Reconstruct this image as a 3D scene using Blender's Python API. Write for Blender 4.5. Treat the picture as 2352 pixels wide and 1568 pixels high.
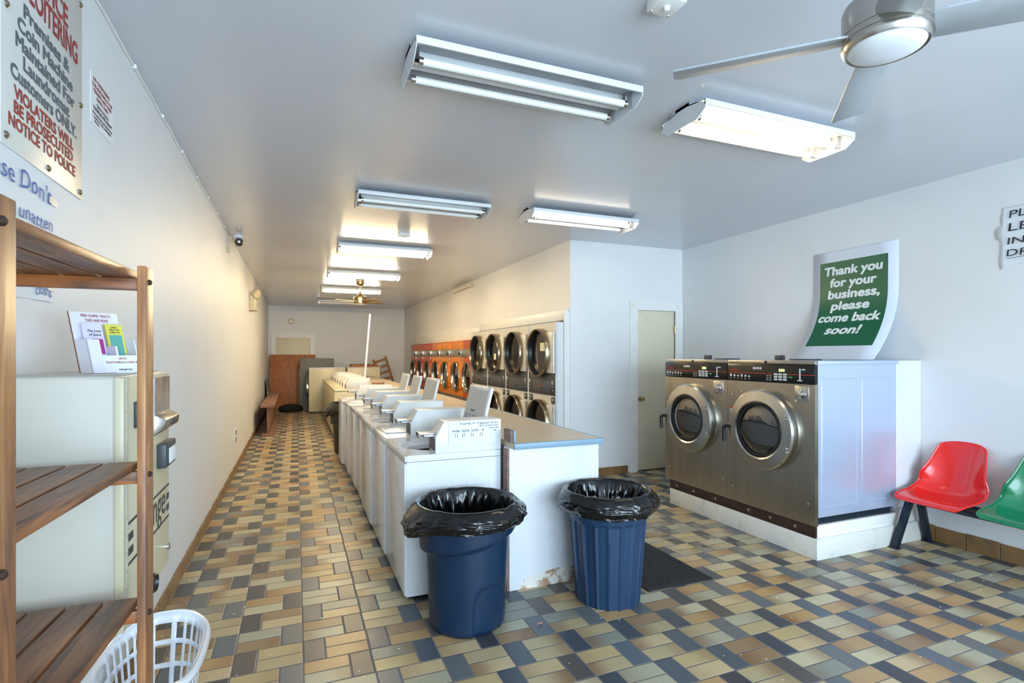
import bpy, bmesh, math, random
from mathutils import Vector, Matrix, noise
sc = bpy.context.scene
for o in list(bpy.data.objects): bpy.data.objects.remove(o)
C = sc.collection
PI = math.pi
rnd = random.Random(7)

# ------------------------------------------------------------------ camera, world, lights, exposure
CEIL = 3.05; YF = -2.4; YB = 17.3; XR = 5.79; XD = 4.01; YW = 6.03
cam_d = bpy.data.cameras.new('camera'); cam = bpy.data.objects.new('camera', cam_d); C.objects.link(cam)
cam.location = (0.763, 0, 1.574)
cam.rotation_euler = (PI/2, 0, -math.atan(495.5/1222.0))
cam_d.sensor_width = 36; cam_d.lens = 1222.0*36/2352; cam_d.shift_y = 31.5/2352; cam_d.clip_start = 0.05
sc.camera = cam
sc.view_settings.view_transform = 'Standard'; sc.view_settings.look = 'None'
sc.view_settings.gamma = 1; sc.view_settings.use_curve_mapping = False
sc.view_settings.exposure = 0.42
w = bpy.data.worlds.new('daylight_sky'); sc.world = w; w.use_nodes = True
w.node_tree.nodes['Background'].inputs[0].default_value = (0.70, 0.82, 1.0, 1)
w.node_tree.nodes['Background'].inputs[1].default_value = 1.0
def area(name, loc, rot, sx, sy, power, col, spread=PI):
    l = bpy.data.lights.new(name, 'AREA'); l.shape = 'RECTANGLE'; l.size = sx; l.size_y = sy
    l.energy = power; l.color = col; l.spread = spread
    o = bpy.data.objects.new(name, l); C.objects.link(o); o.location = loc; o.rotation_euler = rot
    return o
sc.cycles.diffuse_bounces = 8; sc.cycles.max_bounces = 14
DAY = 530; TUBE = 95.0
area('shopfront_daylight', (2.9, YF-0.35, 1.6), (PI/2+0.22, 0, 0), 5.4, 2.5, DAY, (0.74, 0.855, 1.0))

# ------------------------------------------------------------------ materials
def lin(h):
    h = h.lstrip('#'); r = [int(h[i:i+2], 16)/255 for i in (0, 2, 4)]
    return tuple((c/12.92 if c <= 0.04045 else ((c+0.055)/1.055)**2.4) for c in r) + (1,)
def new_mat(name):
    m = bpy.data.materials.new(name); m.use_nodes = True
    return m, m.node_tree, m.node_tree.nodes['Principled BSDF']
def mat(name, hexc, rough=0.5, metal=0.0, ns=0, na=0.12, dark='#000000', bump=0, bs=40, spec=0.5, stretch=(1,1,1), emis=0, coat=0, lo=0.45, hi=0.7):
    m, nt, b = new_mat(name); N = nt.nodes; L = nt.links
    b.inputs['Base Color'].default_value = lin(hexc); b.inputs['Roughness'].default_value = rough
    b.inputs['Metallic'].default_value = metal; b.inputs['Specular IOR Level'].default_value = spec
    b.inputs['Coat Weight'].default_value = coat
    if emis: b.inputs['Emission Color'].default_value = lin(hexc); b.inputs['Emission Strength'].default_value = emis
    if ns or bump:
        tc = N.new('ShaderNodeTexCoord'); mp = N.new('ShaderNodeMapping'); mp.inputs['Scale'].default_value = stretch
        L.new(tc.outputs['Object'], mp.inputs[0])
    if ns:
        t = N.new('ShaderNodeTexNoise'); t.inputs['Scale'].default_value = ns; t.inputs['Detail'].default_value = 6
        t.inputs['Roughness'].default_value = 0.65
        L.new(mp.outputs[0], t.inputs['Vector'])
        mr = N.new('ShaderNodeMapRange'); mr.inputs[1].default_value = lo; mr.inputs[2].default_value = hi
        mr.inputs[3].default_value = 0; mr.inputs[4].default_value = na
        L.new(t.outputs[0], mr.inputs[0])
        mx = N.new('ShaderNodeMix'); mx.data_type = 'RGBA'
        mx.inputs[6].default_value = lin(hexc); mx.inputs[7].default_value = lin(dark)
        L.new(mr.outputs[0], mx.inputs[0]); L.new(mx.outputs[2], b.inputs['Base Color'])
    if bump:
        t2 = N.new('ShaderNodeTexNoise'); t2.inputs['Scale'].default_value = bs; t2.inputs['Detail'].default_value = 4
        L.new(mp.outputs[0], t2.inputs['Vector'])
        bp = N.new('ShaderNodeBump'); bp.inputs['Strength'].default_value = bump; bp.inputs['Distance'].default_value = 0.02
        L.new(t2.outputs[0], bp.inputs['Height']); L.new(bp.outputs[0], b.inputs['Normal'])
    return m
def wood(name, a, bcol, dark, axis, rough=0.45, worn=0.5):
    # grain running along the given axis
    m, nt, b = new_mat(name); N = nt.nodes; L = nt.links
    tc = N.new('ShaderNodeTexCoord'); mp = N.new('ShaderNodeMapping')
    s = [14, 14, 14]; s[axis] = 1.3
    mp.inputs['Scale'].default_value = s; L.new(tc.outputs['Object'], mp.inputs[0])
    t = N.new('ShaderNodeTexNoise'); t.inputs['Scale'].default_value = 2.2; t.inputs['Detail'].default_value = 8; t.inputs['Distortion'].default_value = 1.4
    L.new(mp.outputs[0], t.inputs['Vector'])
    cr = N.new('ShaderNodeValToRGB'); e = cr.color_ramp.elements
    e[0].position = 0.3; e[0].color = lin(dark); e[1].position = 0.72; e[1].color = lin(a)
    x = e.new(0.5); x.color = lin(bcol)
    L.new(t.outputs[0], cr.inputs[0])
    t2 = N.new('ShaderNodeTexNoise'); t2.inputs['Scale'].default_value = 5; t2.inputs['Detail'].default_value = 3
    L.new(tc.outputs['Object'], t2.inputs['Vector'])
    mr = N.new('ShaderNodeMapRange'); mr.inputs[1].default_value = 0.45; mr.inputs[2].default_value = 0.65; mr.inputs[4].default_value = worn
    L.new(t2.outputs[0], mr.inputs[0])
    mx = N.new('ShaderNodeMix'); mx.data_type = 'RGBA'; mx.inputs[7].default_value = lin(dark)
    L.new(mr.outputs[0], mx.inputs[0]); L.new(cr.outputs[0], mx.inputs[6]); L.new(mx.outputs[2], b.inputs['Base Color'])
    bp = N.new('ShaderNodeBump'); bp.inputs['Strength'].default_value = 0.25; bp.inputs['Distance'].default_value = 0.004
    L.new(t.outputs[0], bp.inputs['Height']); L.new(bp.outputs[0], b.inputs['Normal'])
    b.inputs['Roughness'].default_value = rough
    return m
def pane_mat(name, tint, rough=0.03, clear=0.8, fac=0.12):
    m, nt, b = new_mat(name); N = nt.nodes; L = nt.links
    tr = N.new('ShaderNodeBsdfTransparent'); tr.inputs[0].default_value = (*[clear*c for c in lin(tint)[:3]], 1)
    gl = N.new('ShaderNodeBsdfGlossy'); gl.inputs['Roughness'].default_value = rough
    lw = N.new('ShaderNodeLayerWeight'); lw.inputs[0].default_value = 0.35
    mr = N.new('ShaderNodeMapRange'); mr.inputs[3].default_value = fac*0.5; mr.inputs[4].default_value = 0.7
    mr.inputs[1].default_value = 0.0; mr.inputs[2].default_value = 1.0
    mx = N.new('ShaderNodeMixShader')
    L.new(lw.outputs['Fresnel'], mr.inputs[0]); L.new(mr.outputs[0], mx.inputs[0])
    L.new(tr.outputs[0], mx.inputs[1]); L.new(gl.outputs[0], mx.inputs[2])
    L.new(mx.outputs[0], N['Material Output'].inputs[0])
    return m

def tile_floor():
    m, nt, b = new_mat('quarry_tile_floor'); N = nt.nodes; L = nt.links
    def sock(x, inp):
        if isinstance(x, (int, float)): inp.default_value = x
        else: L.new(x, inp)
    def M(op, a, b_=0.0, c=0.0):
        n = N.new('ShaderNodeMath'); n.operation = op
        sock(a, n.inputs[0]); sock(b_, n.inputs[1]); sock(c, n.inputs[2]); return n.outputs[0]
    def mixc(f, a, c):
        n = N.new('ShaderNodeMix'); n.data_type = 'RGBA'; sock(f, n.inputs[0])
        for v, i in ((a, 6), (c, 7)):
            if isinstance(v, tuple): n.inputs[i].default_value = v
            else: L.new(v, n.inputs[i])
        return n.outputs[2]
    def ramp(f, stops):
        n = N.new('ShaderNodeValToRGB'); n.color_ramp.interpolation = 'CONSTANT'; e = n.color_ramp.elements
        while len(e) < len(stops): e.new(0.5)
        for el, (p, c) in zip(e, stops): el.position = p; el.color = lin(c)
        L.new(f, n.inputs[0]); return n.outputs[0]
    def sstep(x, a, c):
        n = N.new('ShaderNodeMapRange'); n.interpolation_type = 'SMOOTHSTEP'
        sock(x, n.inputs[0]); n.inputs[1].default_value = a; n.inputs[2].default_value = c; return n.outputs[0]
    g = N.new('ShaderNodeNewGeometry'); sp = N.new('ShaderNodeSeparateXYZ'); L.new(g.outputs['Position'], sp.inputs[0])
    X, Y = sp.outputs[0], sp.outputs[1]
    v = M('DIVIDE', M('SUBTRACT', Y, 2.484-4.4), 0.22); row = M('FLOOR', v); fv = M('SUBTRACT', v, row)
    par = M('MODULO', M('ADD', row, 200), 2)
    u = M('SUBTRACT', M('DIVIDE', M('SUBTRACT', X, 2.13), 0.3333), M('MULTIPLY', par, 0.6667))
    col = M('FLOOR', u); fu = M('SUBTRACT', u, col)
    isV = M('LESS_THAN', fu, 1/3)
    half = M('GREATER_THAN', fv, 0.5)
    # distances to tile edges (metres)
    dx_v = M('MULTIPLY', M('MINIMUM', fu, M('ABSOLUTE', M('SUBTRACT', 1/3, fu))), 0.3333)
    dx_h = M('MULTIPLY', M('MINIMUM', M('ABSOLUTE', M('SUBTRACT', fu, 1/3)), M('SUBTRACT', 1.0, fu)), 0.3333)
    dx = M('MINIMUM', dx_v, dx_h); dx = M('MINIMUM', M('MULTIPLY', fu, 0.3333), dx_h)
    dx = M('ADD', M('MULTIPLY', isV, dx_v), M('MULTIPLY', M('SUBTRACT', 1, isV), dx_h))
    dyv = M('MULTIPLY', M('MINIMUM', fv, M('SUBTRACT', 1.0, fv)), 0.22)
    fh = M('SUBTRACT', M('MULTIPLY', fv, 2), half)
    dyh = M('MULTIPLY', M('MINIMUM', fh, M('SUBTRACT', 1.0, fh)), 0.11)
    dy = M('ADD', M('MULTIPLY', isV, dyv), M('MULTIPLY', M('SUBTRACT', 1, isV), dyh))
    d = M('MINIMUM', dx, dy)
    grout = M('SUBTRACT', 1.0, sstep(d, 0.0022, 0.0045))
    cb = N.new('ShaderNodeCombineXYZ'); L.new(col, cb.inputs[0]); L.new(row, cb.inputs[1])
    L.new(M('MULTIPLY', M('ADD', isV, M('MULTIPLY', half, M('SUBTRACT', 1, isV))), M('ADD', 1, isV)), cb.inputs[2])
    wn = N.new('ShaderNodeTexWhiteNoise'); wn.noise_dimensions = '3D'; L.new(cb.outputs[0], wn.inputs[0])
    ws = N.new('ShaderNodeSeparateColor'); L.new(wn.outputs[1], ws.inputs[0])
    r1, r2, r3 = ws.outputs[0], ws.outputs[1], ws.outputs[2]
    colH = ramp(r1, [(0, '#B3A27C'), (0.16, '#C2B897'), (0.30, '#B59365'), (0.44, '#ABA78F'), (0.56, '#C4AE86'), (0.70, '#8B8D80'), (0.80, '#BBA679'), (0.91, '#94795A')])
    colV = ramp(r1, [(0, '#474B52'), (0.18, '#5B656F'), (0.36, '#3C3E44'), (0.52, '#656A6C'), (0.66, '#4C5660'), (0.80, '#57524F'), (0.90, '#424A54')])
    # flashed (browned) edge on one end of most horizontal tiles
    fl = M('DIVIDE', M('SUBTRACT', fu, 1/3), 2/3)
    side = M('GREATER_THAN', r2, 0.5)
    fpos = M('ADD', M('MULTIPLY', side, fl), M('MULTIPLY', M('SUBTRACT', 1, side), M('SUBTRACT', 1, fl)))
    nz = N.new('ShaderNodeTexNoise'); nz.inputs['Scale'].default_value = 6; nz.inputs['Detail'].default_value = 4; L.new(g.outputs['Position'], nz.inputs['Vector'])
    flash = M('MULTIPLY', sstep(M('ADD', fpos, M('MULTIPLY', M('SUBTRACT', nz.outputs[0], 0.5), 0.5)), 0.35, 1.0), M('MULTIPLY', r3, 0.85))
    colH = mixc(flash, colH, lin('#7A5433'))
    base = mixc(isV, colH, colV)
    nf = N.new('ShaderNodeTexNoise'); nf.inputs['Scale'].default_value = 160; nf.inputs['Detail'].default_value = 3; L.new(g.outputs['Position'], nf.inputs['Vector'])
    base = mixc(M('MULTIPLY', sstep(nf.outputs[0], 0.45, 0.75), 0.18), base, lin('#3A332C'))
    nl = N.new('ShaderNodeTexNoise'); nl.inputs['Scale'].default_value = 1.3; nl.inputs['Detail'].default_value = 5; L.new(g.outputs['Position'], nl.inputs['Vector'])
    base = mixc(M('MULTIPLY', sstep(nl.outputs[0], 0.5, 0.75), 0.22), base, lin('#6B6458'))
    # worn, mortar-smeared patch of old tiles in front of the big washers
    dxp = M('DIVIDE', M('SUBTRACT', X, 3.75), 0.75); dyp = M('DIVIDE', M('SUBTRACT', Y, 3.75), 0.75)
    rp = M('SQRT', M('ADD', M('MULTIPLY', dxp, dxp), M('MULTIPLY', dyp, dyp)))
    n3 = N.new('ShaderNodeTexNoise'); n3.inputs['Scale'].default_value = 9; n3.inputs['Detail'].default_value = 8; L.new(g.outputs['Position'], n3.inputs['Vector'])
    worn = M('MULTIPLY', M('SUBTRACT', 1.0, sstep(rp, 0.55, 1.05)), sstep(n3.outputs[0], 0.42, 0.62))
    base = mixc(M('MULTIPLY', worn, 0.75), base, lin('#A39C8C'))
    base = mixc(grout, base, lin('#6F6C6C'))
    L.new(base, b.inputs['Base Color'])
    rg = M('ADD', M('ADD', 0.30, M('MULTIPLY', grout, 0.4)), M('ADD', M('MULTIPLY', nl.outputs[0], 0.16), M('MULTIPLY', worn, 0.3)))
    L.new(rg, b.inputs['Roughness'])
    h = M('ADD', sstep(d, 0.0015, 0.007), M('MULTIPLY', nf.outputs[0], 0.08))
    bp = N.new('ShaderNodeBump'); bp.inputs['Strength'].default_value = 0.5; bp.inputs['Distance'].default_value = 0.003
    L.new(h, bp.inputs['Height']); L.new(bp.outputs[0], b.inputs['Normal'])
    return m

WALLP = mat('white_wall_paint', '#E3E5E7', 0.55, ns=1.6, na=0.07, dark='#A79C8C', bump=0.06, bs=25)
CEILP = mat('semigloss_ceiling_paint', '#D0D3DB', 0.22, ns=0.8, na=0.10, dark='#B0AEAA', bump=0.012, bs=6)
TRIMP = mat('trim_paint', '#E9E9E7', 0.4, ns=5, na=0.10, dark='#9C948A')
PARTP = mat('scuffed_white_panel_paint', '#D9DBE0', 0.45, ns=3.5, na=0.22, dark='#8F8C88', lo=0.52, hi=0.75)
DOORP = mat('cream_door_paint', '#DCD6BE', 0.42, ns=6, na=0.18, dark='#8E8262', lo=0.55, hi=0.8)
FLOOR = tile_floor()
BASET = mat('brown_base_tile', '#8C6A42', 0.4, ns=4, na=0.6, dark='#4E4438')
GROUT = mat('grout', '#8A8681', 0.8)
ENAMEL = mat('white_enamel', '#DFE1E4', 0.18, ns=3, na=0.06, dark='#9A9586', coat=0.3)
ENAMEL2 = mat('coin_box_enamel', '#E4E6E6', 0.30, ns=4, na=0.08, dark='#8A857C')
LIDIN = mat('lid_inner_grey', '#B9BFC2', 0.35)
CREAM = mat('cream_enamel', '#DDD5B8', 0.3, ns=2, na=0.08, dark='#8F8560')
BEIGE = mat('beige_cabinet_paint', '#C4BFB4', 0.40, ns=2.5, na=0.10, dark='#8B8270', lo=0.5, hi=0.8)
CHROME = mat('chrome', '#D8D8D8', 0.12, 1.0)
SLIDE = mat('worn_chrome_slide', '#9A9A9C', 0.32, 0.9, ns=30, na=0.5, dark='#55565A')
STEEL = mat('brushed_steel', '#B3ADA2', 0.27, 1.0, ns=6, na=0.25, dark='#6C665C', stretch=(1, 1, 0.08), bump=0.03, bs=90)
STEELL = mat('bright_steel', '#C4C2BC', 0.22, 1.0, ns=8, na=0.15, dark='#7E7A72')
GALV = mat('galvanised_side_panel', '#BFC9E2', 0.30, 0.45, ns=3, na=0.06, dark='#8A93AC')
NICKEL = mat('brushed_nickel', '#B4AEA6', 0.24, 1.0, ns=10, na=0.1, dark='#77716A', stretch=(0.2, 0.2, 3))
BLADE = mat('silver_fan_blade', '#A5AAB0', 0.45, 0.15, ns=5, na=0.12, dark='#6C6F73')
BRASS = mat('antique_brass', '#AD9C76', 0.28, 1.0)
BRASSB = mat('brass_tone_blade', '#8E7A50', 0.5)
BLACKP = mat('black_plastic', '#17191C', 0.35)
PANELB = mat('black_glass_panel', '#0D0D0E', 0.18)
DARKG = mat('dark_grey_panel', '#3A3D42', 0.4)
RUBBER = mat('black_rubber', '#1C1D1F', 0.6)
BIN = mat('navy_bin_plastic', '#0F2A45', 0.30, ns=4, na=0.35, dark='#0A1C30', bump=0.03, bs=60)
BIN2 = mat('blue_ribbed_bin_plastic', '#1E3856', 0.36, ns=4, na=0.30, dark='#162A46', bump=0.05, bs=70)
BAGM = mat('black_bin_bag_film', '#08090B', 0.13, bump=0.10, bs=14, spec=0.6)
LAMIN = mat('beige_laminate', '#CDBBA2', 0.32, ns=3, na=0.10, dark='#8E7C66')
BLUEE = mat('blue_laminate_edge', '#7D99AE', 0.4, ns=14, na=0.5, dark='#D6D4CC', lo=0.62, hi=0.7)
WOODY = wood('amber_varnished_board', '#A9734A', '#8A5A3A', '#4C342A', 1, 0.4, 0.55)
WOODZ = wood('amber_varnished_post', '#B98A58', '#A06B42', '#6B4A3A', 2, 0.4, 0.4)
WOODX = wood('amber_varnished_rail', '#B56E38', '#9A5A2E', '#5C3A26', 0, 0.4, 0.3)
PLYM = wood('plywood_sheet', '#BC7A48', '#AA693C', '#8E5530', 2, 0.5, 0.2)
REDWD = wood('weathered_red_wood', '#A0705A', '#8A6452', '#5E4A42', 1, 0.6, 0.4)
TANW = wood('tan_rack_wood', '#B07A44', '#9C6636', '#7A4E2A', 0, 0.5, 0.2)
PALEW = wood('pale_pallet_wood', '#CDB98E', '#B7A076', '#8C7850', 0, 0.6, 0.3)
ORANGE = mat('orange_enamel', '#DA8430', 0.35, ns=3, na=0.1, dark='#8A4A18')
REDOR = mat('red_orange_enamel', '#BC5636', 0.38, ns=3, na=0.12, dark='#74301C')
ALBAND = mat('aluminium_band', '#B3A896', 0.35, 0.8)
DRYW = mat('almond_dryer_enamel', '#D9D6CC', 0.3, ns=3, na=0.08, dark='#8F897A')
DRUM = mat('drum_steel', '#B4B8B4', 0.35, 0.3, ns=6, na=0.2, dark='#5E605E')
BRZ = mat('bronze_door_ring', '#A89A84', 0.25, 1.0)
GLASS = pane_mat('door_glass', '#8C9599', 0.05, 0.62, 0.42)
GLASSC = pane_mat('clear_glass', '#F4FAFA', 0.02, 0.98, 0.08)
REDS = mat('red_fibreglass', '#E8201C', 0.22, ns=3, na=0.1, dark='#B01512', coat=0.4)
GREENS = mat('green_fibreglass', '#0E7A50', 0.22, coat=0.4)
BLUEBLK = mat('blue_black_metal', '#1F2A36', 0.35, 0.3)
RUST = mat('rusty_angle_iron', '#3E2A22', 0.6, 0.3, ns=12, na=0.6, dark='#191410')
PLINTH = mat('painted_plinth', '#D8D6D0', 0.55, ns=9, na=0.45, dark='#8C867C', bump=0.15, bs=18, lo=0.55, hi=0.8)
PAPER = mat('white_paper', '#E8E9EC', 0.6)
PAPERW = mat('thin_taped_paper', '#DDE3EA', 0.55)
CARD = mat('white_card', '#E6E2EC', 0.5)
KRAFT = mat('corrugated_card', '#8A5E3C', 0.8)
SIGNM = mat('aged_sign_metal', '#D4D4CF', 0.35, ns=3, na=0.10, dark='#8E8A80')
REDINK = mat('red_sign_ink', '#9E2A26', 0.5)
GREYINK = mat('grey_sign_ink', '#5C6670', 0.5)
BLUEINK = mat('blue_marker_ink', '#2E62AC', 0.6)
BLACKINK = mat('black_ink', '#1C1E24', 0.6)
WHITEINK = mat('white_print', '#E9EEEE', 0.5)
GREENP = mat('green_poster_print', '#11603F', 0.35)
GREYP = mat('grey_composite_panel', '#7E8080', 0.5, ns=3, na=0.2, dark='#5E5F5E')
BAGDK = mat('black_cloth', '#08080A', 0.8)
HOUSING = mat('white_light_housing', '#D9DCE0', 0.35, ns=5, na=0.12, dark='#77777A')
REFL = mat('grey_reflector', '#A9AEB6', 0.4, ns=4, na=0.35, dark='#55565A')  # mottled grey tray finish; some fixtures take the white housing instead
TUBEOFF = mat('unlit_tube_glass', '#E6E6E2', 0.2)
def emit(name, col, s):
    m, nt, b = new_mat(name); b.inputs['Base Color'].default_value = (0.9, 0.9, 0.85, 1)
    b.inputs['Emission Color'].default_value = (*col, 1); b.inputs['Emission Strength'].default_value = s; return m
TUBEON = emit('lit_warm_tube', (1.0, 0.78, 0.46), TUBE)
TUBEMID = emit('lit_warm_tube_front', (1.0, 0.80, 0.50), TUBE*0.12)
TUBEDIM = emit('dim_lit_tube', (1.0, 0.88, 0.70), TUBE*0.12)
LEDG = emit('green_display_digits', (0.75, 1.0, 0.1), 1.5)
KEYW = mat('pale_keypad', '#C9CDD2', 0.4)
REDLINE = mat('red_print', '#C43A1E', 0.4)
GREENKEY = mat('green_key', '#1E9A54', 0.4)
YELLOWP = mat('yellow_card', '#D9CF58', 0.5)
PINKP = mat('pink_print', '#B2388A', 0.5)
LILAC = mat('lilac_card', '#DCD4EA', 0.5)
TEALP = mat('teal_print', '#5FA39A', 0.5)
WHITEPL = mat('white_plastic', '#E6EAF2', 0.25, coat=0.2)
FROST = mat('frosted_dome', '#E4E8F0', 0.3)
CAST = mat('yellowed_plastic', '#CFC3A2', 0.5)
LEAF = mat('dry_leaf', '#B0622E', 0.7)
LEAF2 = mat('pale_dry_leaf', '#B98E7E', 0.7)

# ------------------------------------------------------------------ builders
WL = {}
class MB:
    def __init__(s): s.bm = bmesh.new(); s.mi = 0
    def _fin(s, faces):
        for f in faces: f.material_index = s.mi
    def box(s, x0, y0, z0, x1, y1, z1, bev=0, seg=2, M=None):
        vs = [s.bm.verts.new((x, y, z)) for x in (x0, x1) for y in (y0, y1) for z in (z0, z1)]
        fs = [s.bm.faces.new([vs[i] for i in q]) for q in ((0,1,3,2),(4,6,7,5),(0,4,5,1),(2,3,7,6),(0,2,6,4),(1,5,7,3))]
        bmesh.ops.recalc_face_normals(s.bm, faces=fs)
        s._fin(fs)
        if bev:
            es = list({e for f in fs for e in f.edges})
            r = bmesh.ops.bevel(s.bm, geom=es, offset=bev, segments=seg, affect='EDGES', profile=0.5)
            s._fin(r['faces']); vs = list({v for f in r['faces'] for v in f.verts} | {v for v in vs if v.is_valid})
        if M is not None:
            for v in vs: v.co = M @ v.co
        return vs
    def prism(s, pts, vec, bev=0):
        v0 = [s.bm.verts.new(p) for p in pts]; v1 = [s.bm.verts.new(Vector(p)+Vector(vec)) for p in pts]
        fs = [s.bm.faces.new(v0), s.bm.faces.new(v1[::-1])]; n = len(pts)
        for i in range(n): fs.append(s.bm.faces.new((v0[i], v1[i], v1[(i+1) % n], v0[(i+1) % n])))
        bmesh.ops.recalc_face_normals(s.bm, faces=fs); s._fin(fs)
        if bev:
            r = bmesh.ops.bevel(s.bm, geom=list({e for f in fs for e in f.edges}), offset=bev, segments=2, affect='EDGES', profile=0.5); s._fin(r['faces'])
        return v0+v1
    def lathe(s, prof, c=(0,0,0), axis='z', seg=32, fn=None, cap=True):
        rings = []
        for (r, a) in prof:
            ring = []
            for k in range(seg):
                t = 2*PI*k/seg; rr = r if fn is None else fn(r, a, t)
                p, q = rr*math.cos(t), rr*math.sin(t)
                co = (p, q, a) if axis == 'z' else ((a, p, q) if axis == 'x' else (q, a, p))
                ring.append(s.bm.verts.new((c[0]+co[0], c[1]+co[1], c[2]+co[2])))
            rings.append(ring)
        fs = []
        for i in range(len(rings)-1):
            for k in range(seg):
                fs.append(s.bm.faces.new((rings[i][k], rings[i][(k+1) % seg], rings[i+1][(k+1) % seg], rings[i+1][k])))
        if cap:
            for ring in (rings[0], rings[-1]): fs.append(s.bm.faces.new(ring))
        bmesh.ops.recalc_face_normals(s.bm, faces=fs); s._fin(fs)
        return rings
    def cyl(s, p0, p1, r0, r1=None, seg=16):
        r1 = r0 if r1 is None else r1
        p0, p1 = Vector(p0), Vector(p1); d = (p1-p0).normalized()
        a = d.orthogonal().normalized(); b = d.cross(a)
        R = [[s.bm.verts.new(p + a*(r*math.cos(2*PI*k/seg)) + b*(r*math.sin(2*PI*k/seg))) for k in range(seg)] for p, r in ((p0, r0), (p1, r1))]
        fs = [s.bm.faces.new((R[0][k], R[0][(k+1) % seg], R[1][(k+1) % seg], R[1][k])) for k in range(seg)]
        fs += [s.bm.faces.new(R[0]), s.bm.faces.new(R[1])]
        bmesh.ops.recalc_face_normals(s.bm, faces=fs); s._fin(fs)
    def tube(s, pts, r, seg=8):
        pts = [Vector(p) for p in pts]; rings = []; n = len(pts); prev = None
        for i, p in enumerate(pts):
            d = (pts[min(i+1, n-1)] - pts[max(i-1, 0)]).normalized()
            a = d.orthogonal().normalized() if prev is None else (prev - d*prev.dot(d)).normalized()
            prev = a; b = d.cross(a)
            rings.append([s.bm.verts.new(p + a*(r*math.cos(2*PI*k/seg)) + b*(r*math.sin(2*PI*k/seg))) for k in range(seg)])
        fs = []
        for i in range(n-1):
            for k in range(seg): fs.append(s.bm.faces.new((rings[i][k], rings[i][(k+1) % seg], rings[i+1][(k+1) % seg], rings[i+1][k])))
        fs += [s.bm.faces.new(rings[0]), s.bm.faces.new(rings[-1])]
        bmesh.ops.recalc_face_normals(s.bm, faces=fs); s._fin(fs)
    def grid(s, fn, nu, nv, closed_u=False):
        V = [[s.bm.verts.new(fn(i/(nu if closed_u else nu-1), j/(nv-1))) for i in range(nu)] for j in range(nv)]
        fs = []
        for j in range(nv-1):
            for i in range(nu if closed_u else nu-1):
                k = (i+1) % nu
                fs.append(s.bm.faces.new((V[j][i], V[j][k], V[j+1][k], V[j+1][i])))
        s._fin(fs); return V
    def plate_hole(s, y0, y1, z0, z1, cy, cz, r, x0, x1, seg=48):
        # plate normal to x with a round hole
        rg = {}
        for x in (x0, x1):
            inn, out = [], []
            for k in range(seg):
                t = 2*PI*(k+0.5)/seg; c_, s_ = math.cos(t), math.sin(t)
                inn.append(s.bm.verts.new((x, cy+r*c_, cz+r*s_)))
                m = min(((y1-cy)/c_ if c_ > 1e-9 else (y0-cy)/c_ if c_ < -1e-9 else 9e9), ((z1-cz)/s_ if s_ > 1e-9 else (z0-cz)/s_ if s_ < -1e-9 else 9e9))
                out.append(s.bm.verts.new((x, cy+m*c_, cz+m*s_)))
            rg[x] = (inn, out)
        fs = []
        for k in range(seg):
            j = (k+1) % seg
            for x in (x0, x1):
                i_, o_ = rg[x]; fs.append(s.bm.faces.new((i_[k], o_[k], o_[j], i_[j])))
            for q in (0, 1): fs.append(s.bm.faces.new((rg[x0][q][k], rg[x0][q][j], rg[x1][q][j], rg[x1][q][k])))
        # square corners
        for x in (x0, x1):
            for (yy, zz) in ((y0, z0), (y0, z1), (y1, z0), (y1, z1)):
                t = math.atan2(zz-cz, yy-cy) % (2*PI); k = int(math.floor(t/(2*PI)*seg-0.5)) % seg; j = (k+1) % seg
                cv = s.bm.verts.new((x, yy, zz)); o_ = rg[x][1]
                try: fs.append(s.bm.faces.new((o_[k], cv, o_[j])))
                except ValueError: pass
        bmesh.ops.recalc_face_normals(s.bm, faces=fs); s._fin(fs)
    def xform(s, M):
        for v in s.bm.verts: v.co = M @ v.co
    def build(s, name, m, parent=None, local=False, smooth=True, ang=35, recalc=False):
        me = bpy.data.meshes.new(name)
        if recalc: bmesh.ops.recalc_face_normals(s.bm, faces=s.bm.faces)
        if parent is not None and not local:
            L = WL[parent.name]
            for v in s.bm.verts: v.co -= L
        s.bm.normal_update()
        if smooth:
            lim = math.radians(ang)
            for f in s.bm.faces: f.smooth = True
            for e in s.bm.edges:
                if len(e.link_faces) == 2 and e.calc_face_angle(0) > lim: e.smooth = False
        s.bm.to_mesh(me); s.bm.free()
        for mm in (m if isinstance(m, (list, tuple)) else [m]): me.materials.append(mm)
        o = bpy.data.objects.new(name, me); C.objects.link(o)
        if parent is not None: o.parent = parent; WL[o.name] = WL[parent.name].copy()
        else: WL[o.name] = Vector((0, 0, 0))
        return o
def thing(name, label, cat, loc=(0, 0, 0), rz=0, group=None):
    o = bpy.data.objects.new(name, None); C.objects.link(o); o.location = loc; o.rotation_euler = (0, 0, rz)
    o.empty_display_size = 0.1
    WL[o.name] = Vector(loc); o['label'] = label; o['category'] = cat
    if group: o['group'] = group
    return o
def tag(o, label, cat, group=None, kind=None):
    o['label'] = label; o['category'] = cat
    if group: o['group'] = group
    if kind: o['kind'] = kind
    return o
def recenter(o):
    # single-mesh thing: move its origin to the middle of its base
    me = o.data; xs = [v.co for v in me.vertices]
    c = Vector(((min(v.x for v in xs)+max(v.x for v in xs))/2, (min(v.y for v in xs)+max(v.y for v in xs))/2, min(v.z for v in xs)))
    me.transform(Matrix.Translation(-c)); o.location = c; WL[o.name] = c
    return o
def single(mb, name, m, label, cat, group=None, kind=None, **k):
    return tag(recenter(mb.build(name, m, **k)), label, cat, group, kind)
def struct(mb, name, m, parent=None, **k):
    o = mb.build(name, m, parent, **k)
    if parent is None: o['kind'] = 'structure'
    return o
def bx(*a, bev=0): b = MB(); b.box(*a, bev=bev); return b
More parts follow.
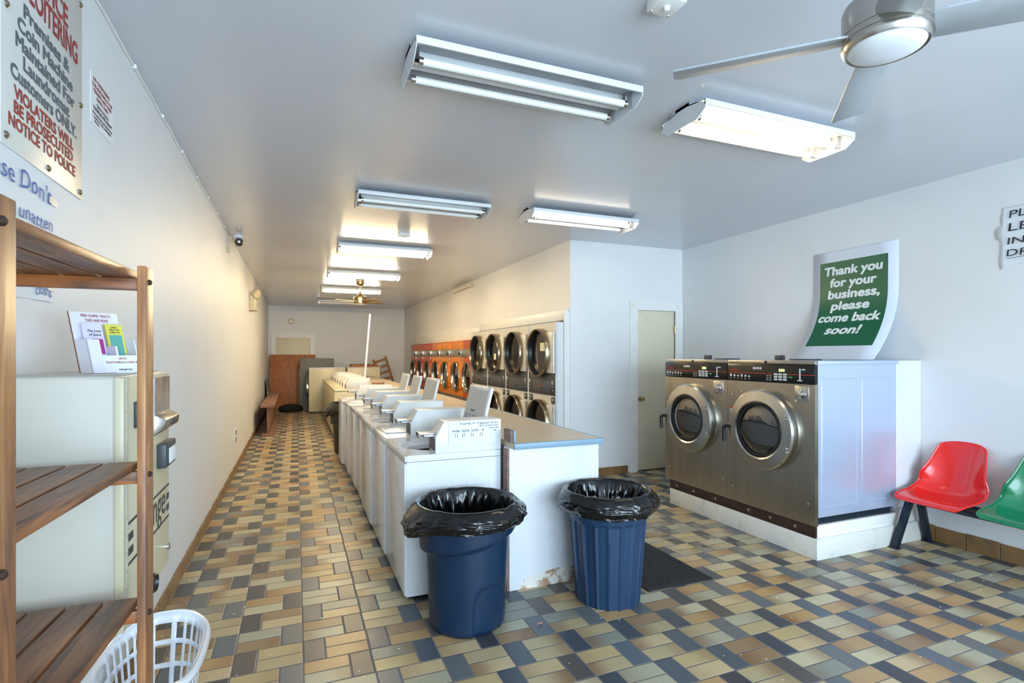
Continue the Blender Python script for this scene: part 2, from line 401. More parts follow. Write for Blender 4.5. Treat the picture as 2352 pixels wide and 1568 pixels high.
def dup(root, loc, label, group=None):
    r = root.copy(); C.objects.link(r); r.location = loc; r['label'] = label
    if group: r['group'] = group
    WL[r.name] = Vector(loc)
    for ch in list(root.children):
        c = ch.copy(); C.objects.link(c); c.parent = r; WL[c.name] = Vector(loc)
        for g in list(ch.children):
            d = g.copy(); C.objects.link(d); d.parent = c; WL[d.name] = Vector(loc)
    return r

# ---- lettering: text outlines turned into thin meshes
def text_bm(body, bold=0.0, depth=0.0):
    cu = bpy.data.curves.new('lettering', 'FONT'); cu.body = body; cu.size = 1.0; cu.offset = bold; cu.extrude = depth
    cu.resolution_u = 3
    o = bpy.data.objects.new('lettering', cu); C.objects.link(o)
    dg = bpy.context.evaluated_depsgraph_get(); dg.update()
    me = bpy.data.meshes.new_from_object(o.evaluated_get(dg))
    bpy.data.objects.remove(o); bpy.data.curves.remove(cu)
    return me
def lettering(lines, fn, m, parent, name='lettering', local=False):
    """lines: (text, x, y, height, width or None, align, bold, shear, jitter); fn maps (sx, sy) -> point; one object per line"""
    for (t, x, y, h, wd, al, bold, shear, jit) in lines:
        me = text_bm(t)
        if not me.vertices: continue
        b = MB(); b.bm.from_mesh(me); bpy.data.meshes.remove(me)
        x0 = min(v.co.x for v in b.bm.verts); x1 = max(v.co.x for v in b.bm.verts)
        sy = h/0.69; sx = sy if wd is None else wd/(x1-x0)
        ww = (x1-x0)*sx; off = {'l': 0, 'c': -ww/2, 'r': -ww}[al]
        src = b.bm; dst = bmesh.new(); k = max(0.0, bold)*0.8
        dirs = [(0, 0)]+([(math.cos(i*PI/4), math.sin(i*PI/4)) for i in range(8)] if k > 0.002 else [])
        for n_, (ox, oy) in enumerate(dirs):
            new = {}
            for v in src.verts:
                px = x+off+(v.co.x-x0)*sx+ox*k*sx; py = y+v.co.y*sy+oy*k*sy; px += shear*(py-y)
                if jit: py += jit*h*(math.sin(px/h*1.7)+0.6*math.sin(px/h*4.1+1)); px += jit*h*0.5*math.sin(py/h*5+px/h*2)
                p = Vector(fn(px, py))
                if n_:
                    e = h*0.05; nn = (Vector(fn(px+e, py))-p).cross(Vector(fn(px, py+e))-p).normalized(); p = p+nn*(n_*0.00006)
                new[v] = dst.verts.new(p)
            for f in src.faces: dst.faces.new([new[v] for v in f.verts])
        src.free(); b.bm = dst
        b.build(name, m, parent, local=local, smooth=False)
def lwall(x): return lambda u, v: Vector((x, u, v))           # read on the left wall: u = y
def rwall(x): return lambda u, v: Vector((x, -u, v))          # read on surfaces facing -x: u = -y
def fwall(y): return lambda u, v: Vector((u, y, v))           # read on surfaces facing the camera

# ================================================================== THE ROOM
struct(bx(-0.15, YF-0.15, -0.12, 6.0, YB+0.15, 0.0), 'floor', FLOOR, smooth=False)
struct(bx(-0.15, YF-0.15, CEIL, 6.0, YB+0.15, CEIL+0.12), 'ceiling', CEILP, smooth=False)
struct(bx(-0.12, YF, 0, 0, YB, CEIL), 'wall_left', WALLP, smooth=False)
struct(bx(-0.12, YB, 0, 5.0, YB+0.12, CEIL), 'wall_back', WALLP, smooth=False)
struct(bx(XR, YF, 0, XR+0.12, YW+0.12, CEIL), 'wall_right', WALLP, smooth=False)
b = MB(); b.box(XD, YW, 0, 5.03, YW+0.03, CEIL); b.box(5.03, YW, 2.22, 5.70, YW+0.03, CEIL); b.box(5.70, YW, 0, XR, YW+0.03, CEIL)
struct(b, 'wall_inner', WALLP, smooth=False)
struct(bx(XD, YW+0.03, 2.165, XD+0.10, YB, CEIL), 'wall_upper', WALLP, smooth=False)
b = MB(); b.box(4.75, YW+0.04, 0, 4.87, YB, CEIL); b.box(4.87, 6.9, 0, XR+0.12, 7.0, CEIL); b.box(XR, YW+0.121, 0, XR+0.12, 6.9, CEIL)  # unseen walls added to stop sky light leaking past dryers and door
struct(b, 'wall_light_block', WALLP, smooth=False)
struct(bx(XD-0.075, YW+0.012, 0.0, XD+0.1, YW+0.036, 2.13), 'trim_1', TRIMP, smooth=False).location.y = -0.0
b = MB(); b.box(XD-0.03, YW+0.04, 2.03, XD+0.10, 9.6, 2.165, bev=0.004); b.box(XD-0.03, 9.6, 1.878, XD+0.10, 15.655, 2.09, bev=0.004)
b.box(XD, 9.6, 2.09, XD+0.1, 15.655, 2.165)
struct(b, 'trim_2', TRIMP)
struct(bx(XD, 15.66, 0, XD+0.10, YB, 2.165), 'trim_3', WALLP, smooth=False)
# shop front behind the camera
b = MB(); b.box(-0.12, YF-0.12, 0, XR+0.12, YF, 0.35); b.box(-0.12, YF-0.12, 2.85, XR+0.12, YF, CEIL)
for x in (-0.12, 1.85, 3.8, XR): b.box(x, YF-0.12, 0.35, x+0.12, YF, 2.85)
struct(b, 'wall_front', WALLP, smooth=False)
for i, (a, c) in enumerate(((0.0, 1.85), (1.97, 3.8), (3.92, XR))):
    struct(bx(a, YF-0.065, 0.35, c, YF-0.055, 2.85), 'window_%d' % (i+1), GLASSC, smooth=False)
# skirting tiles
def base_tiles(name, pts, h, along, step=0.225):
    b = MB()
    (x0, y0), (x1, y1) = pts; L = math.hypot(x1-x0, y1-y0); n = max(1, int(round(L/step)))
    for i in range(n):
        t0, t1 = i/n, (i+1)/n-0.006/L
        hh = h*(1+0.03*math.sin(i*3.1))
        if along == 'y': b.box(min(x0, x1)-0.0, y0+(y1-y0)*t0, 0, min(x0, x1)+0.014, y0+(y1-y0)*t1, hh, bev=0.002, seg=1)
        else: b.box(x0+(x1-x0)*t0, y0-0.014, 0, x0+(x1-x0)*t1, y0, hh, bev=0.002, seg=1)
    return struct(b, name, BASET)
base_tiles('baseboard_left', ((0.0, 0.3), (0.0, YB-0.02)), 0.105, 'y')
base_tiles('baseboard_right', ((XR-0.014, YF+0.02), (XR-0.014, YW-0.02)), 0.13, 'y')
base_tiles('baseboard_inner', ((XD+0.02, YW), (4.885, YW)), 0.10, 'x')

# near door in the recess wall
def door(name, x0, x1, y, ztop, fw, lab, knob=True):
    d = MB(); d.box(x0+fw, y+0.012, 0.014, x1-fw, y+0.045, ztop-fw, bev=0.003)
    s_ = struct(d, name, DOORP)
    f = MB(); f.box(x0, y-0.022, 0, x0+fw, y, ztop); f.box(x1-fw, y-0.022, 0, x1, y, ztop); f.box(x0+fw, y-0.022, ztop-fw, x1-fw, y, ztop)
    for xx in (x0+fw/2, x1-fw/2): f.lathe([(0.0305, -0.022), (0.0305, -0.027), (0.022, -0.029)], (xx, y, ztop-fw/2), 'y', 20)
    f.build('door_frame', TRIMP, s_)
    if knob:
        k = MB(); kx = x0+fw+0.06; k.lathe([(0.03, 0.012), (0.032, 0.004), (0.012, 0.0), (0.011, -0.03), (0.026, -0.045), (0.029, -0.06), (0.022, -0.072), (0.006, -0.075)], (kx, y, 0.985), 'y', 20)
        k.build('door_knob', BRASS, s_)
        for z in (1.93, 0.25):
            h = MB(); h.box(x1-fw-0.012, y-0.004, z-0.045, x1-fw+0.012, y+0.014, z+0.045); h.cyl((x1-fw, y-0.006, z-0.05), (x1-fw, y-0.006, z+0.05), 0.006, seg=8)
            h.build('hinge', BRASS, s_)
    return s_
door('door_1', 4.905, 5.785, YW, 2.31, 0.125, '')
door('door_2', 0.075, 1.29, YB-0.05, 2.22, 0.13, '', False)

# ================================================================== CEILING LIGHTS
LG = 'fluorescent ceiling fixtures'
def light(x, y, mats, label, ref=REFL):
    r = thing('fluorescent_light', label, 'ceiling light', (x, y, CEIL), 0, LG)
    hw = 0.612; hd = 0.19
    t = MB()
    for s in (-1, 1):
        t.prism([(-hw, s*0.04, -0.012), (-hw, s*hd, -0.036), (-hw, s*hd, -0.042), (-hw, s*0.04, -0.018)], (2*hw, 0, 0))
        t.box(-hw, min(s*hd, s*(hd-0.004)), -0.062, hw, max(s*hd, s*(hd-0.004)), -0.036)
    t.box(-hw, -0.06, -0.018, hw, 0.06, 0.0)
    t.build('tray', [ref], r, local=True, smooth=False)
    rim = MB()
    for s in (-1, 1): rim.box(-hw, s*hd-0.008, -0.068, hw, s*hd+0.004, -0.034, bev=0.003)
    rim.build('rim', HOUSING, r, local=True)
    c = MB(); c.prism([(-hw+0.02, -0.045, -0.018), (-hw+0.02, 0.045, -0.018), (-hw+0.02, 0.022, -0.078), (-hw+0.02, -0.022, -0.078)], (2*hw-0.04, 0, 0), 0.004)
    c.build('channel', HOUSING, r, local=True)
    for s in (-1, 1):
        e = MB(); e.prism([(s*hw, -hd-0.004, -0.055), (s*hw, -hd-0.004, -0.082), (s*hw, -0.13, -0.122), (s*hw, 0.13, -0.122), (s*hw, hd+0.004, -0.082), (s*hw, hd+0.004, -0.055), (s*hw, 0.06, 0), (s*hw, -0.06, 0)], (-s*0.004, 0, 0))
        e.build('end_plate', HOUSING, r, local=True, smooth=False)
    for s, m in zip((-1, 1), mats):
        u = MB(); u.cyl((-hw+0.035, s*0.088, -0.090), (hw-0.035, s*0.088, -0.090), 0.019, seg=16)
        tb = u.build('tube', m, r, local=True)
        for q in (-1, 1):
            k = MB(); k.cyl((q*(hw-0.035), s*0.088, -0.090), (q*(hw-0.055), s*0.088, -0.090), 0.0198, seg=16)
            k.box(q*(hw-0.02)-0.015, s*0.088-0.012, -0.106, q*(hw-0.02)+0.015, s*0.088+0.012, -0.03)
            k.build('tube_cap', CHROME, tb, local=True)
    return r
OFF = (TUBEOFF, TUBEOFF); ON = (TUBEON, TUBEON)
light(1.875, 2.575, OFF, 'large unlit twin-tube fluorescent fixture on the ceiling, nearest the left wall signs')
light(3.50, 2.55, (TUBEMID, TUBEMID), 'brightly lit twin-tube fluorescent fixture on the ceiling beside the silver fan', HOUSING)
light(1.875, 4.98, OFF, 'unlit twin-tube fluorescent fixture behind the large unlit one in the left line')
light(3.52, 4.92, (TUBEDIM, TUBEOFF), 'fluorescent fixture with one dim lit tube, near the corner of the dryer wall')
light(1.875, 7.33, ON, 'lit fluorescent fixture over the washers, third in the left line, beyond the small ceiling box', HOUSING)
light(1.875, 9.75, ON, 'lit fluorescent fixture just in front of the brass ceiling fan', HOUSING)
light(1.875, 12.1, ON, 'lit fluorescent fixture just behind the brass ceiling fan', HOUSING)
light(1.90, 14.9, OFF, 'unlit fluorescent fixture farthest back on the ceiling, close to the rear wall')
r = thing('fluorescent_strip_light', 'short unlit strip light high on the wall above the orange dryers', 'wall light', (XD-0.001, 10.7, 2.97))
b = MB(); b.box(-0.07, -0.62, -0.03, 0, 0.62, 0.03, bev=0.005); b.build('housing', CAST, r, local=True)
b = MB(); b.cyl((-0.09, -0.58, -0.02), (-0.09, 0.58, -0.02), 0.016); b.build('tube', TUBEOFF, r, local=True)
for s in (-1, 1):
    b = MB(); b.box(-0.11, s*0.6-0.012, -0.045, 0, s*0.6+0.012, 0.03); b.build('tube_holder', CAST, r, local=True)

# ceiling boxes
def cbox(x, y, sx, sy, label):
    r = thing('ceiling_box', label, 'ceiling box', (x, y, CEIL))
    MBb = MB(); MBb.box(-sx/2, -sy/2, -0.045, sx/2, sy/2, 0, bev=0.004); MBb.build('cover', TRIMP, r, local=True)
    k = MB(); k.lathe([(0.013, -0.045), (0.013, -0.055), (0.006, -0.06)], (0.0, 0, 0), 'z', 12); k.build('knob', TRIMP, r, local=True)
    for dx in (-sx/2+0.015, sx/2-0.015):
        s_ = MB(); s_.lathe([(0.006, -0.045), (0.004, -0.049)], (dx, sy/2-0.015, 0), 'z', 8); s_.build('screw', STEELL, r, local=True)
cbox(2.175, 1.79, 0.115, 0.115, 'white metal box cover on the ceiling at the top edge, near the silver fan')
cbox(1.97, 6.46, 0.13, 0.12, 'small white ceiling box between the unlit and lit fixtures of the left line')

# ceiling fans
def fan(name, loc, zc, R, rh, mm, mb_, dome, a0, label, pitch, nb=4, w0=0.115, w1=0.135):
    r = thing(name, label, 'ceiling fan', loc); dz = zc-loc[2]
    b = MB(); b.lathe([(0.001, dz), (rh*0.62, dz), (rh*0.62, dz-0.035), (rh*0.3, dz-0.075), (0.014, dz-0.08)], seg=32); b.build('canopy', mm, r, local=True)
    b = MB(); b.cyl((0, 0, dz-0.075), (0, 0, 0.10), 0.0125); b.build('downrod', mm, r, local=True)
    b = MB(); b.lathe([(0.018, 0.20), (0.03, 0.15), (rh*0.55, 0.115), (rh*0.96, 0.095), (rh, 0.08), (rh, 0.008), (rh*0.985, 0.006), (rh*0.985, 0.001), (rh, -0.001), (rh, -0.014), (rh*0.985, -0.016), (rh*0.985, -0.021), (rh*1.01, -0.023), (rh*1.01, -0.032), (rh*0.93, -0.046), (rh*0.87, -0.042)], seg=48)
    b.build('motor_housing', mm, r, local=True)
    b = MB(); b.lathe([(rh*0.88, -0.041), (rh*0.84, -0.048), (rh*0.65, -0.058), (rh*0.34, -0.064), (0.004, -0.066)], seg=40); b.build('light_dome', dome, r, local=True)
    for k in range(nb):
        a = a0 + 2*PI*k/nb
        Mx = Matrix.Rotation(a, 4, 'Z') @ Matrix.Rotation(pitch, 4, 'X')
        b = MB(); b.prism([(rh*0.8, -w0*0.42, 0), (rh*1.15, -w0/2, 0), (R*0.96, -w1/2, 0), (R, -w1/2+0.02, 0), (R*0.985, w1/2, 0), (rh*1.15, w0/2, 0), (rh*0.8, w0*0.42, 0)], (0, 0, 0.008), 0.0015)
        b.xform(Mx); bl = b.build('blade', mb_, r, local=True)
        b = MB(); b.box(rh*0.7, -0.018, 0.008, rh*1.25, 0.018, 0.014, bev=0.002)
        for q in (-0.01, 0.01): b.lathe([(0.005, 0.014), (0.003, 0.018)], (rh*1.18, q, 0), 'z', 8)
        b.xform(Mx); b.build('blade_bracket', mm, bl, local=True)
    return r
fan('ceiling_fan', (2.50, 1.12, 2.594), CEIL, 0.655, 0.122, NICKEL, BLADE, FROST, math.radians(44.4), 'silver four-blade ceiling fan with a frosted light dome at the upper right', math.radians(-14))
fan('ceiling_fan', (1.965, 11.17, 2.66), CEIL, 0.56, 0.13, BRASS, BRASSB, FROST, math.radians(28), 'brass four-blade ceiling fan on a rod, hanging far back among the lit fixtures', math.radians(-10))

# ================================================================== LEFT WALL FITTINGS
r = thing('wall_sign', 'big metal no-loitering sign with red and grey letters, screwed to the left wall', 'sign', (0.0005, 2.2, 2.165))
b = MB(); b.box(0.001, 1.895, 2.165, 0.005, 2.497, 2.985, bev=0.0008); b.build('panel', SIGNM, r)
f = lwall(0.0062); cx = 2.20
lettering([('NOTICE', 2.195, 2.743, 0.072, 0.33, 'c', 0.03, 0, 0), ('NO LOITERING', 2.185, 2.657, 0.075, 0.53, 'c', 0.03, 0, 0),
           ('VIOLATERS WILL', 2.19, 2.324, 0.035, 0.44, 'c', 0.045, 0, 0), ('BE PROSECUTED', 2.187, 2.279, 0.035, 0.435, 'c', 0.045, 0, 0), ('NOTICE TO POLICE', 2.183, 2.233, 0.035, 0.49, 'c', 0.045, 0, 0)], f, REDINK, r)
lettering([('Premises &', 2.20, 2.589, 0.040, 0.34, 'c', 0.045, 0, 0), ('Coin Machine', 2.197, 2.534, 0.040, 0.41, 'c', 0.045, 0, 0), ('Maintained For', 2.20, 2.480, 0.040, 0.44, 'c', 0.045, 0, 0),
           ('Laundromat', 2.20, 2.429, 0.040, 0.345, 'c', 0.045, 0, 0), ('Customers ONLY.', 2.195, 2.378, 0.040, 0.49, 'c', 0.045, 0, 0)], f, GREYINK, r)
for (y, z) in ((1.925, 2.565), (1.922, 2.195), (2.20, 2.19), (2.478, 2.19), (2.482, 2.52), (2.482, 2.90), (1.925, 2.95)):
    b = MB(); b.lathe([(0.011, 0.005), (0.011, 0.008), (0.006, 0.012)], (0, y, z), 'x', 14); b.build('screw', BRZ, r)

r = thing('wall_sign', 'small white trespass notice in red and black print, right of the big metal sign', 'sign', (0.0005, 2.74, 2.51))
b = MB(); b.box(0.0008, 2.598, 2.508, 0.0025, 2.885, 2.712); b.build('panel', PAPER, r)
f = lwall(0.0034); c0 = 2.74
lettering([('NO TRESPASSING', c0-0.01, 2.688, 0.016, 0.20, 'c', 0.012, 0, 0), ('THIS BUILDING IS FOR', c0, 2.664, 0.015, 0.25, 'c', 0.012, 0, 0), ('TENANTS AND THEIR', c0, 2.642, 0.015, 0.225, 'c', 0.012, 0, 0), ('GUESTS ONLY', c0, 2.620, 0.015, 0.15, 'c', 0.012, 0, 0)], f, REDINK, r)
lettering([('TROY POLICE', c0, 2.592, 0.015, 0.15, 'c', 0.008, 0, 0), ('TRESPASS PROGRAM', c0, 2.572, 0.015, 0.23, 'c', 0.008, 0, 0), ('FOR FURTHER INFORMATION', c0, 2.552, 0.010, 0.24, 'c', 0.008, 0, 0), ('CONTACT THE COMMUNITY', c0, 2.536, 0.010, 0.22, 'c', 0.008, 0, 0), ('POLICE', c0-0.07, 2.521, 0.010, 0.055, 'c', 0.008, 0, 0)], f, BLACKINK, r)

r = thing('handwritten_notice', 'taped white sheet in blue marker under the big metal sign, partly behind the wooden shelf', 'notice', (0.0005, 2.0, 1.745))
b = MB(); b.grid(lambda u, v: Vector((0.0012+0.004*abs(math.sin(u*5))*(1-v), 1.74+0.505*u, 1.752+0.432*v-0.012*(1-u)*(1-v))), 14, 10); b.build('sheet', PAPERW, r)
TAPE = mat('clear_tape', '#D8D8CE', 0.2)
for (y, z) in ((2.235, 2.09), (2.225, 1.80)):
    b = MB(); b.box(0.0055, y-0.03, z-0.012, 0.0062, y+0.035, z+0.012); b.build('tape', TAPE, r)
lettering([("Please Don't", 1.745, 2.075, 0.055, 0.475, 'l', -0.012, 0.1, 0.06), ('clothes unatten', 1.745, 1.985, 0.042, 0.485, 'l', -0.012, 0.1, 0.06),
           ('dirni', 2.075, 1.815, 0.028, None, 'l', -0.008, 0.1, 0.06), ('cloths', 2.105, 1.768, 0.034, None, 'l', -0.008, 0.1, 0.06)], lwall(0.0068), BLUEINK, r)

# cable and clips along the ceiling corner
b = MB(); pts = []
for i in range(90):
    y = -1.5+i*0.11; pts.append((0.010+0.003*math.sin(i*1.3), y, CEIL-0.022-0.010*abs(math.sin((y-0.2)*PI/0.42))))
b.tube(pts, 0.0038, 6); r = thing('cable', 'thin white cable clipped along the top of the left wall', 'cable', (0, 3.4, CEIL-0.03)); b.build('wire', TRIMP, r)
for i in range(12):
    y = 0.2+0.6*(i+1)
    k = MB(); k.box(0.0, y-0.012, CEIL-0.034, 0.018, y+0.012, CEIL-0.014, bev=0.003); k.build('clip', WHITEPL, r)

r = thing('security_camera', 'small dark security camera on a white mount where left wall meets ceiling', 'camera', (0.10, 7.35, CEIL-0.12))
b = MB(); b.lathe([(0.055, CEIL-0.001), (0.055, CEIL-0.03), (0.03, CEIL-0.045), (0.03, CEIL-0.055)], (0.10, 7.35, 0), 'z', 20); b.build('mount', WHITEPL, r)
b = MB(); b.lathe([(0.008, -0.062), (0.03, -0.06), (0.045, -0.035), (0.05, 0.0), (0.045, 0.035), (0.02, 0.05)], (0.11, 7.34, CEIL-0.085), 'y', 20); b.build('camera_body', BLACKP, r)
b = MB(); b.lathe([(0.018, -0.0635), (0.018, -0.066), (0.01, -0.068)], (0.11, 7.34, CEIL-0.085), 'y', 16); b.build('lens', STEELL, r)
single(bx(0, 7.10, CEIL-0.25, 0.03, 7.17, CEIL-0.19, bev=0.004), 'junction_box', CAST, 'tiny box on the left wall just below the security camera', 'junction box')

r = thing('emergency_light', 'beige twin-head emergency light high on the left wall', 'emergency light', (0.0, 10.45, 2.37))
b = MB(); b.box(0, 10.30, 2.40, 0.10, 10.62, 2.56, bev=0.008); b.build('battery_box', CAST, r)
b = MB(); b.box(0, 10.28, 2.36, 0.115, 10.64, 2.40, bev=0.004); b.build('base', CAST, r)
for (y, rx) in ((10.36, -0.5), (10.58, 0.5)):
    b = MB(); b.lathe([(0.02, -0.07), (0.055, -0.04), (0.078, 0.03), (0.08, 0.045), (0.07, 0.046), (0.02, 0.03)], (0, 0, 0), 'x', 20)
    b.xform(Matrix.Translation((0.09, y, 2.66)) @ Matrix.Rotation(rx, 4, 'Z') @ Matrix.Rotation(0.3, 4, 'Y')); h = b.build('lamp_head', CAST, r)
    b = MB(); b.cyl((0.06, y, 2.56), (0.08, y, 2.62), 0.009, seg=8); b.build('bracket', CAST, h)

r = thing('wall_outlet', 'power outlet low on the left wall along the corridor', 'outlet', (0.0, 8.0, 0.40))
b = MB(); b.box(0, 7.93, 0.38, 0.012, 8.06, 0.60, bev=0.003); b.build('plate', TRIMP, r)
for z in (0.44, 0.54):
    b = MB(); b.box(0.012, 7.97, z-0.03, 0.017, 8.03, z+0.03, bev=0.004); b.build('socket', DARKG, r)
for i, (y, z) in enumerate(((9.6, 0.46), (10.9, 0.62))):
    single(bx(0, y, z, 0.008, y+0.09, z+0.17, bev=0.003), 'cover_plate', TRIMP, ('blank white cover plate low on the left wall, just beyond the outlet', 'blank white cover plate on the left wall near the end of the long wooden bench')[i], 'cover plate')
r = thing('smoke_detector', 'round white detector on the rear wall above the back door', 'smoke detector', (0.615, YB, 2.52))
b = MB(); b.lathe([(0.085, 0), (0.085, -0.03), (0.07, -0.045), (0.03, -0.048)], (0.615, YB, 2.59), 'y', 28); b.build('case', CAST, r)
b = MB(); b.lathe([(0.055, -0.046), (0.055, -0.05), (0.04, -0.052)], (0.615, YB, 2.59), 'y', 24); b.build('vent_ring', TRIMP, r)

# ================================================================== WOODEN SHELF (left foreground)
r = thing('wooden_shelf', 'tall open shelf of amber slatted boards and posts in front of the change machine', 'shelf', (0.405, 1.70, 0), math.radians(-2.5))
SD, SW = 0.345, 0.728
for (x, y) in ((0, 0), (0, -SW), (-SD, 0), (-SD, -SW)):
    b = MB(); b.box(x-0.02, y-0.045 if y else y-0.068, 0, x, y+0.045 if y else y, 1.805, bev=0.003); b.build('post', WOODZ, r, local=True)
for z in (1.795, 1.292, 0.930, 0.45):
    top = z > 1.7
    for i in range(4):
        x0 = -0.022-(i+1)*0.0795
        b = MB(); b.box(x0, -SW-0.10, z-0.020, x0+0.071, -0.012, z, bev=0.0025); b.build('slat', WOODY, r, local=True)
    for y in (-0.045, -SW+0.025):
        b = MB(); b.box(-SD+0.005, y-0.01, z-0.052, -0.02, y+0.01, z-0.0205, bev=0.002); b.build('rail', WOODX, r, local=True)
    for y in (-0.045, -SW-0.0):
        b = MB(); b.lathe([(0.0075, 0), (0.0075, 0.005), (0.004, 0.008)], (0, y, z-0.03), 'x', 10); b.build('bolt', RUST, r, local=True)

# ================================================================== CHANGE MACHINE on the left wall
XM = 0.318; Y0, Y1, Z0, Z1 = 1.776, 2.35, 0.787, 1.517
r = thing('change_machine', 'cream wall-mounted coin change machine behind the wooden shelf', 'change machine', (0.16, 2.06, Z0))
b = MB(); b.box(0.0, Y0, Z0, XM-0.02, Y1, Z1, bev=0.012, seg=3); cab = b.build('cabinet', BEIGE, r)
b = MB(); b.box(XM-0.022, Y0+0.004, Z0+0.01, XM, Y1-0.004, Z1-0.006, bev=0.004); d_ = b.build('front_door', CREAM, r)
b = MB()
for i in range(14): b.cyl((XM-0.002, Y0+0.03, Z0+0.03+i*0.05), (XM-0.002, Y0+0.03, Z0+0.074+i*0.05), 0.006, seg=8)
b.build('hinge', BEIGE, r)
b = MB(); b.box(XM, 2.11, 1.365, XM+0.004, 2.338, 1.497); b.build('decal_panel', mat('worn_metal_decal', '#A8A9AE', 0.25, 0.8, ns=9, na=0.9, dark='#3A2C2A'), r)
b = MB(); b.prism([(XM, 2.11, 1.30), (XM+0.030, 2.13, 1.322), (XM+0.034, 2.13, 1.352), (XM, 2.11, 1.375)], (0, 0.22, 0), 0.003); hd_ = b.build('bill_slot_hood', STEEL, r)
b = MB(); b.box(XM+0.028, 2.22, 1.328, XM+0.036, 2.29, 1.348, bev=0.002); b.build('bill_slot', BLACKP, hd_)
b = MB(); b.box(XM, 2.155, 1.182, XM+0.028, 2.315, 1.266, bev=0.004); q = b.build('coin_plate', DARKG, r)
b = MB(); b.box(XM+0.028, 2.20, 1.192, XM+0.031, 2.30, 1.246, bev=0.001); b.build('coin_label', PAPER, q)
b = MB(); b.box(XM, 1.875, 1.358, XM+0.012, 1.955, 1.436, bev=0.003); b.build('side_plate', DARKG, r)
b = MB(); b.lathe([(0.014, 0), (0.014, 0.008), (0.006, 0.01)], (XM, 2.31, 0.866), 'x', 14); b.build('lock', CHROME, r)
b = MB(); b.lathe([(0.032, 0), (0.032, 0.012), (0.027, 0.018), (0.024, 0.008)], (XM, 2.075, 0.822), 'x', 20); b.build('coin_cup', BLACKP, r)
b = MB(); xx = XM+0.0012
for (z, t) in ((1.092, 0.008), (0.975, 0.008)): b.box(XM, 1.822, z-t/2, xx, 2.34, z+t/2)
for (z, t) in ((1.051, 0.022), (1.010, 0.022)): b.box(XM, 1.822, z-t/2, xx, 1.868, z+t/2); b.box(XM, 2.30, z-t/2, xx, 2.34, z+t/2)
b.build('stripes', DARKG, r)
lettering([('change', 1.915, 1.003, 0.105, 0.365, 'l', 0.0, 0, 0)], lwall(XM+0.0016), DARKG, r)

# pamphlet stand on the machine
YS = 2.0; T = Matrix.Translation((0.168, 1.985, Z1)) @ Matrix.Rotation(math.radians(14), 4, 'Z')
tilt = lambda a: Matrix(((1.08, 0, 0, 0), (0, 1, -math.tan(a), 0), (0, 0, 1, 0.0015), (0, 0, 0, 1)))
r = thing('pamphlet_stand', 'white cardboard pamphlet holder on top of the change machine', 'leaflet holder', (0.192, 1.99, Z1), math.radians(43))
LT = math.radians(-20)
b = MB(); b.box(-0.005, 0.068, 0.0, 0.125, 0.071, 0.195); b.xform(tilt(LT)); b.build('back_board', CARD, r, local=True)
b = MB(); b.box(-0.005, 0.0, 0.0, -0.002, 0.068, 0.105); b.box(0.122, 0.0, 0.0, 0.125, 0.068, 0.105); b.box(-0.005, 0.0, 0.0, 0.028, 0.003, 0.105); b.box(0.067, 0.0, 0.0, 0.072, 0.066, 0.085); b.xform(tilt(LT)); b.build('pocket', CARD, r, local=True)
b = MB(); b.box(0.025, -0.003, 0.0, 0.128, 0.001, 0.055); b.box(0.055, -0.0035, -0.001, 0.105, -0.0005, 0.02); b.xform(tilt(LT)); b.build('front_lip', PAPER, r, local=True)
b = MB(); b.box(-0.0062, 0.066, 0.0, -0.005, 0.0712, 0.195); b.xform(tilt(LT)); b.build('card_edge', KRAFT, r, local=True)
ft = lambda yy: (lambda u, v: tilt(LT) @ Vector((u, yy, v)))
lettering([('FREE GOSPEL TRACTS', 0.065, 0.180, 0.0085, 0.08, 'c', 0.015, 0, 0), ('TAKE AND READ', 0.065, 0.165, 0.0085, 0.062, 'c', 0.015, 0, 0)], ft(0.0672), REDINK, r, local=True)
lettering([('GRATIS', 0.078, 0.042, 0.006, 0.022, 'c', 0.02, 0, 0), ('FOLLETOS BIBLICOS LLEVESE UNO', 0.078, 0.030, 0.006, 0.092, 'c', 0.02, 0, 0)], ft(-0.0035), REDINK, r, local=True)
lettering([('www.gtm.org', 0.080, 0.008, 0.006, 0.036, 'c', 0.02, 0, 0)], ft(-0.0042), BLACKINK, r, local=True)
def pamphlet(x0, x1, y, h, body, lab, lines, pic, pm):
    q = thing('pamphlet', lab, 'pamphlet', (0.192, 1.99, Z1), math.radians(43), 'pamphlets in the cardboard holder')
    b = MB(); b.box(x0, y, 0.006, x1, y+0.006, h); b.xform(tilt(LT)); b.build('booklet', body, q, local=True)
    b = MB(); b.box(pic[0], y-0.0006, pic[1], pic[2], y, pic[3]); b.xform(tilt(LT)); b.build('picture', pm, q, local=True)
    lettering(lines, ft(y-0.0012), BLACKINK, q, 'title', local=True)
pamphlet(0.012, 0.064, 0.045, 0.158, LILAC, 'lilac pamphlet with a pink picture in the cardboard holder', [('The Love', 0.040, 0.130, 0.008, 0.036, 'c', 0.01, 0.2, 0), ('of Jesus', 0.041, 0.118, 0.008, 0.032, 'c', 0.01, 0.2, 0)], (0.032, 0.060, 0.060, 0.108), PINKP)
pamphlet(0.073, 0.120, 0.045, 0.158, YELLOWP, 'yellow pamphlet with a teal picture in the cardboard holder', [('Listen!', 0.095, 0.145, 0.005, 0.016, 'c', 0.01, 0.2, 0), ('Who Is That', 0.096, 0.137, 0.005, 0.028, 'c', 0.01, 0.2, 0), ('Calling You?', 0.096, 0.129, 0.005, 0.028, 'c', 0.01, 0.2, 0)], (0.079, 0.055, 0.114, 0.122), TEALP)

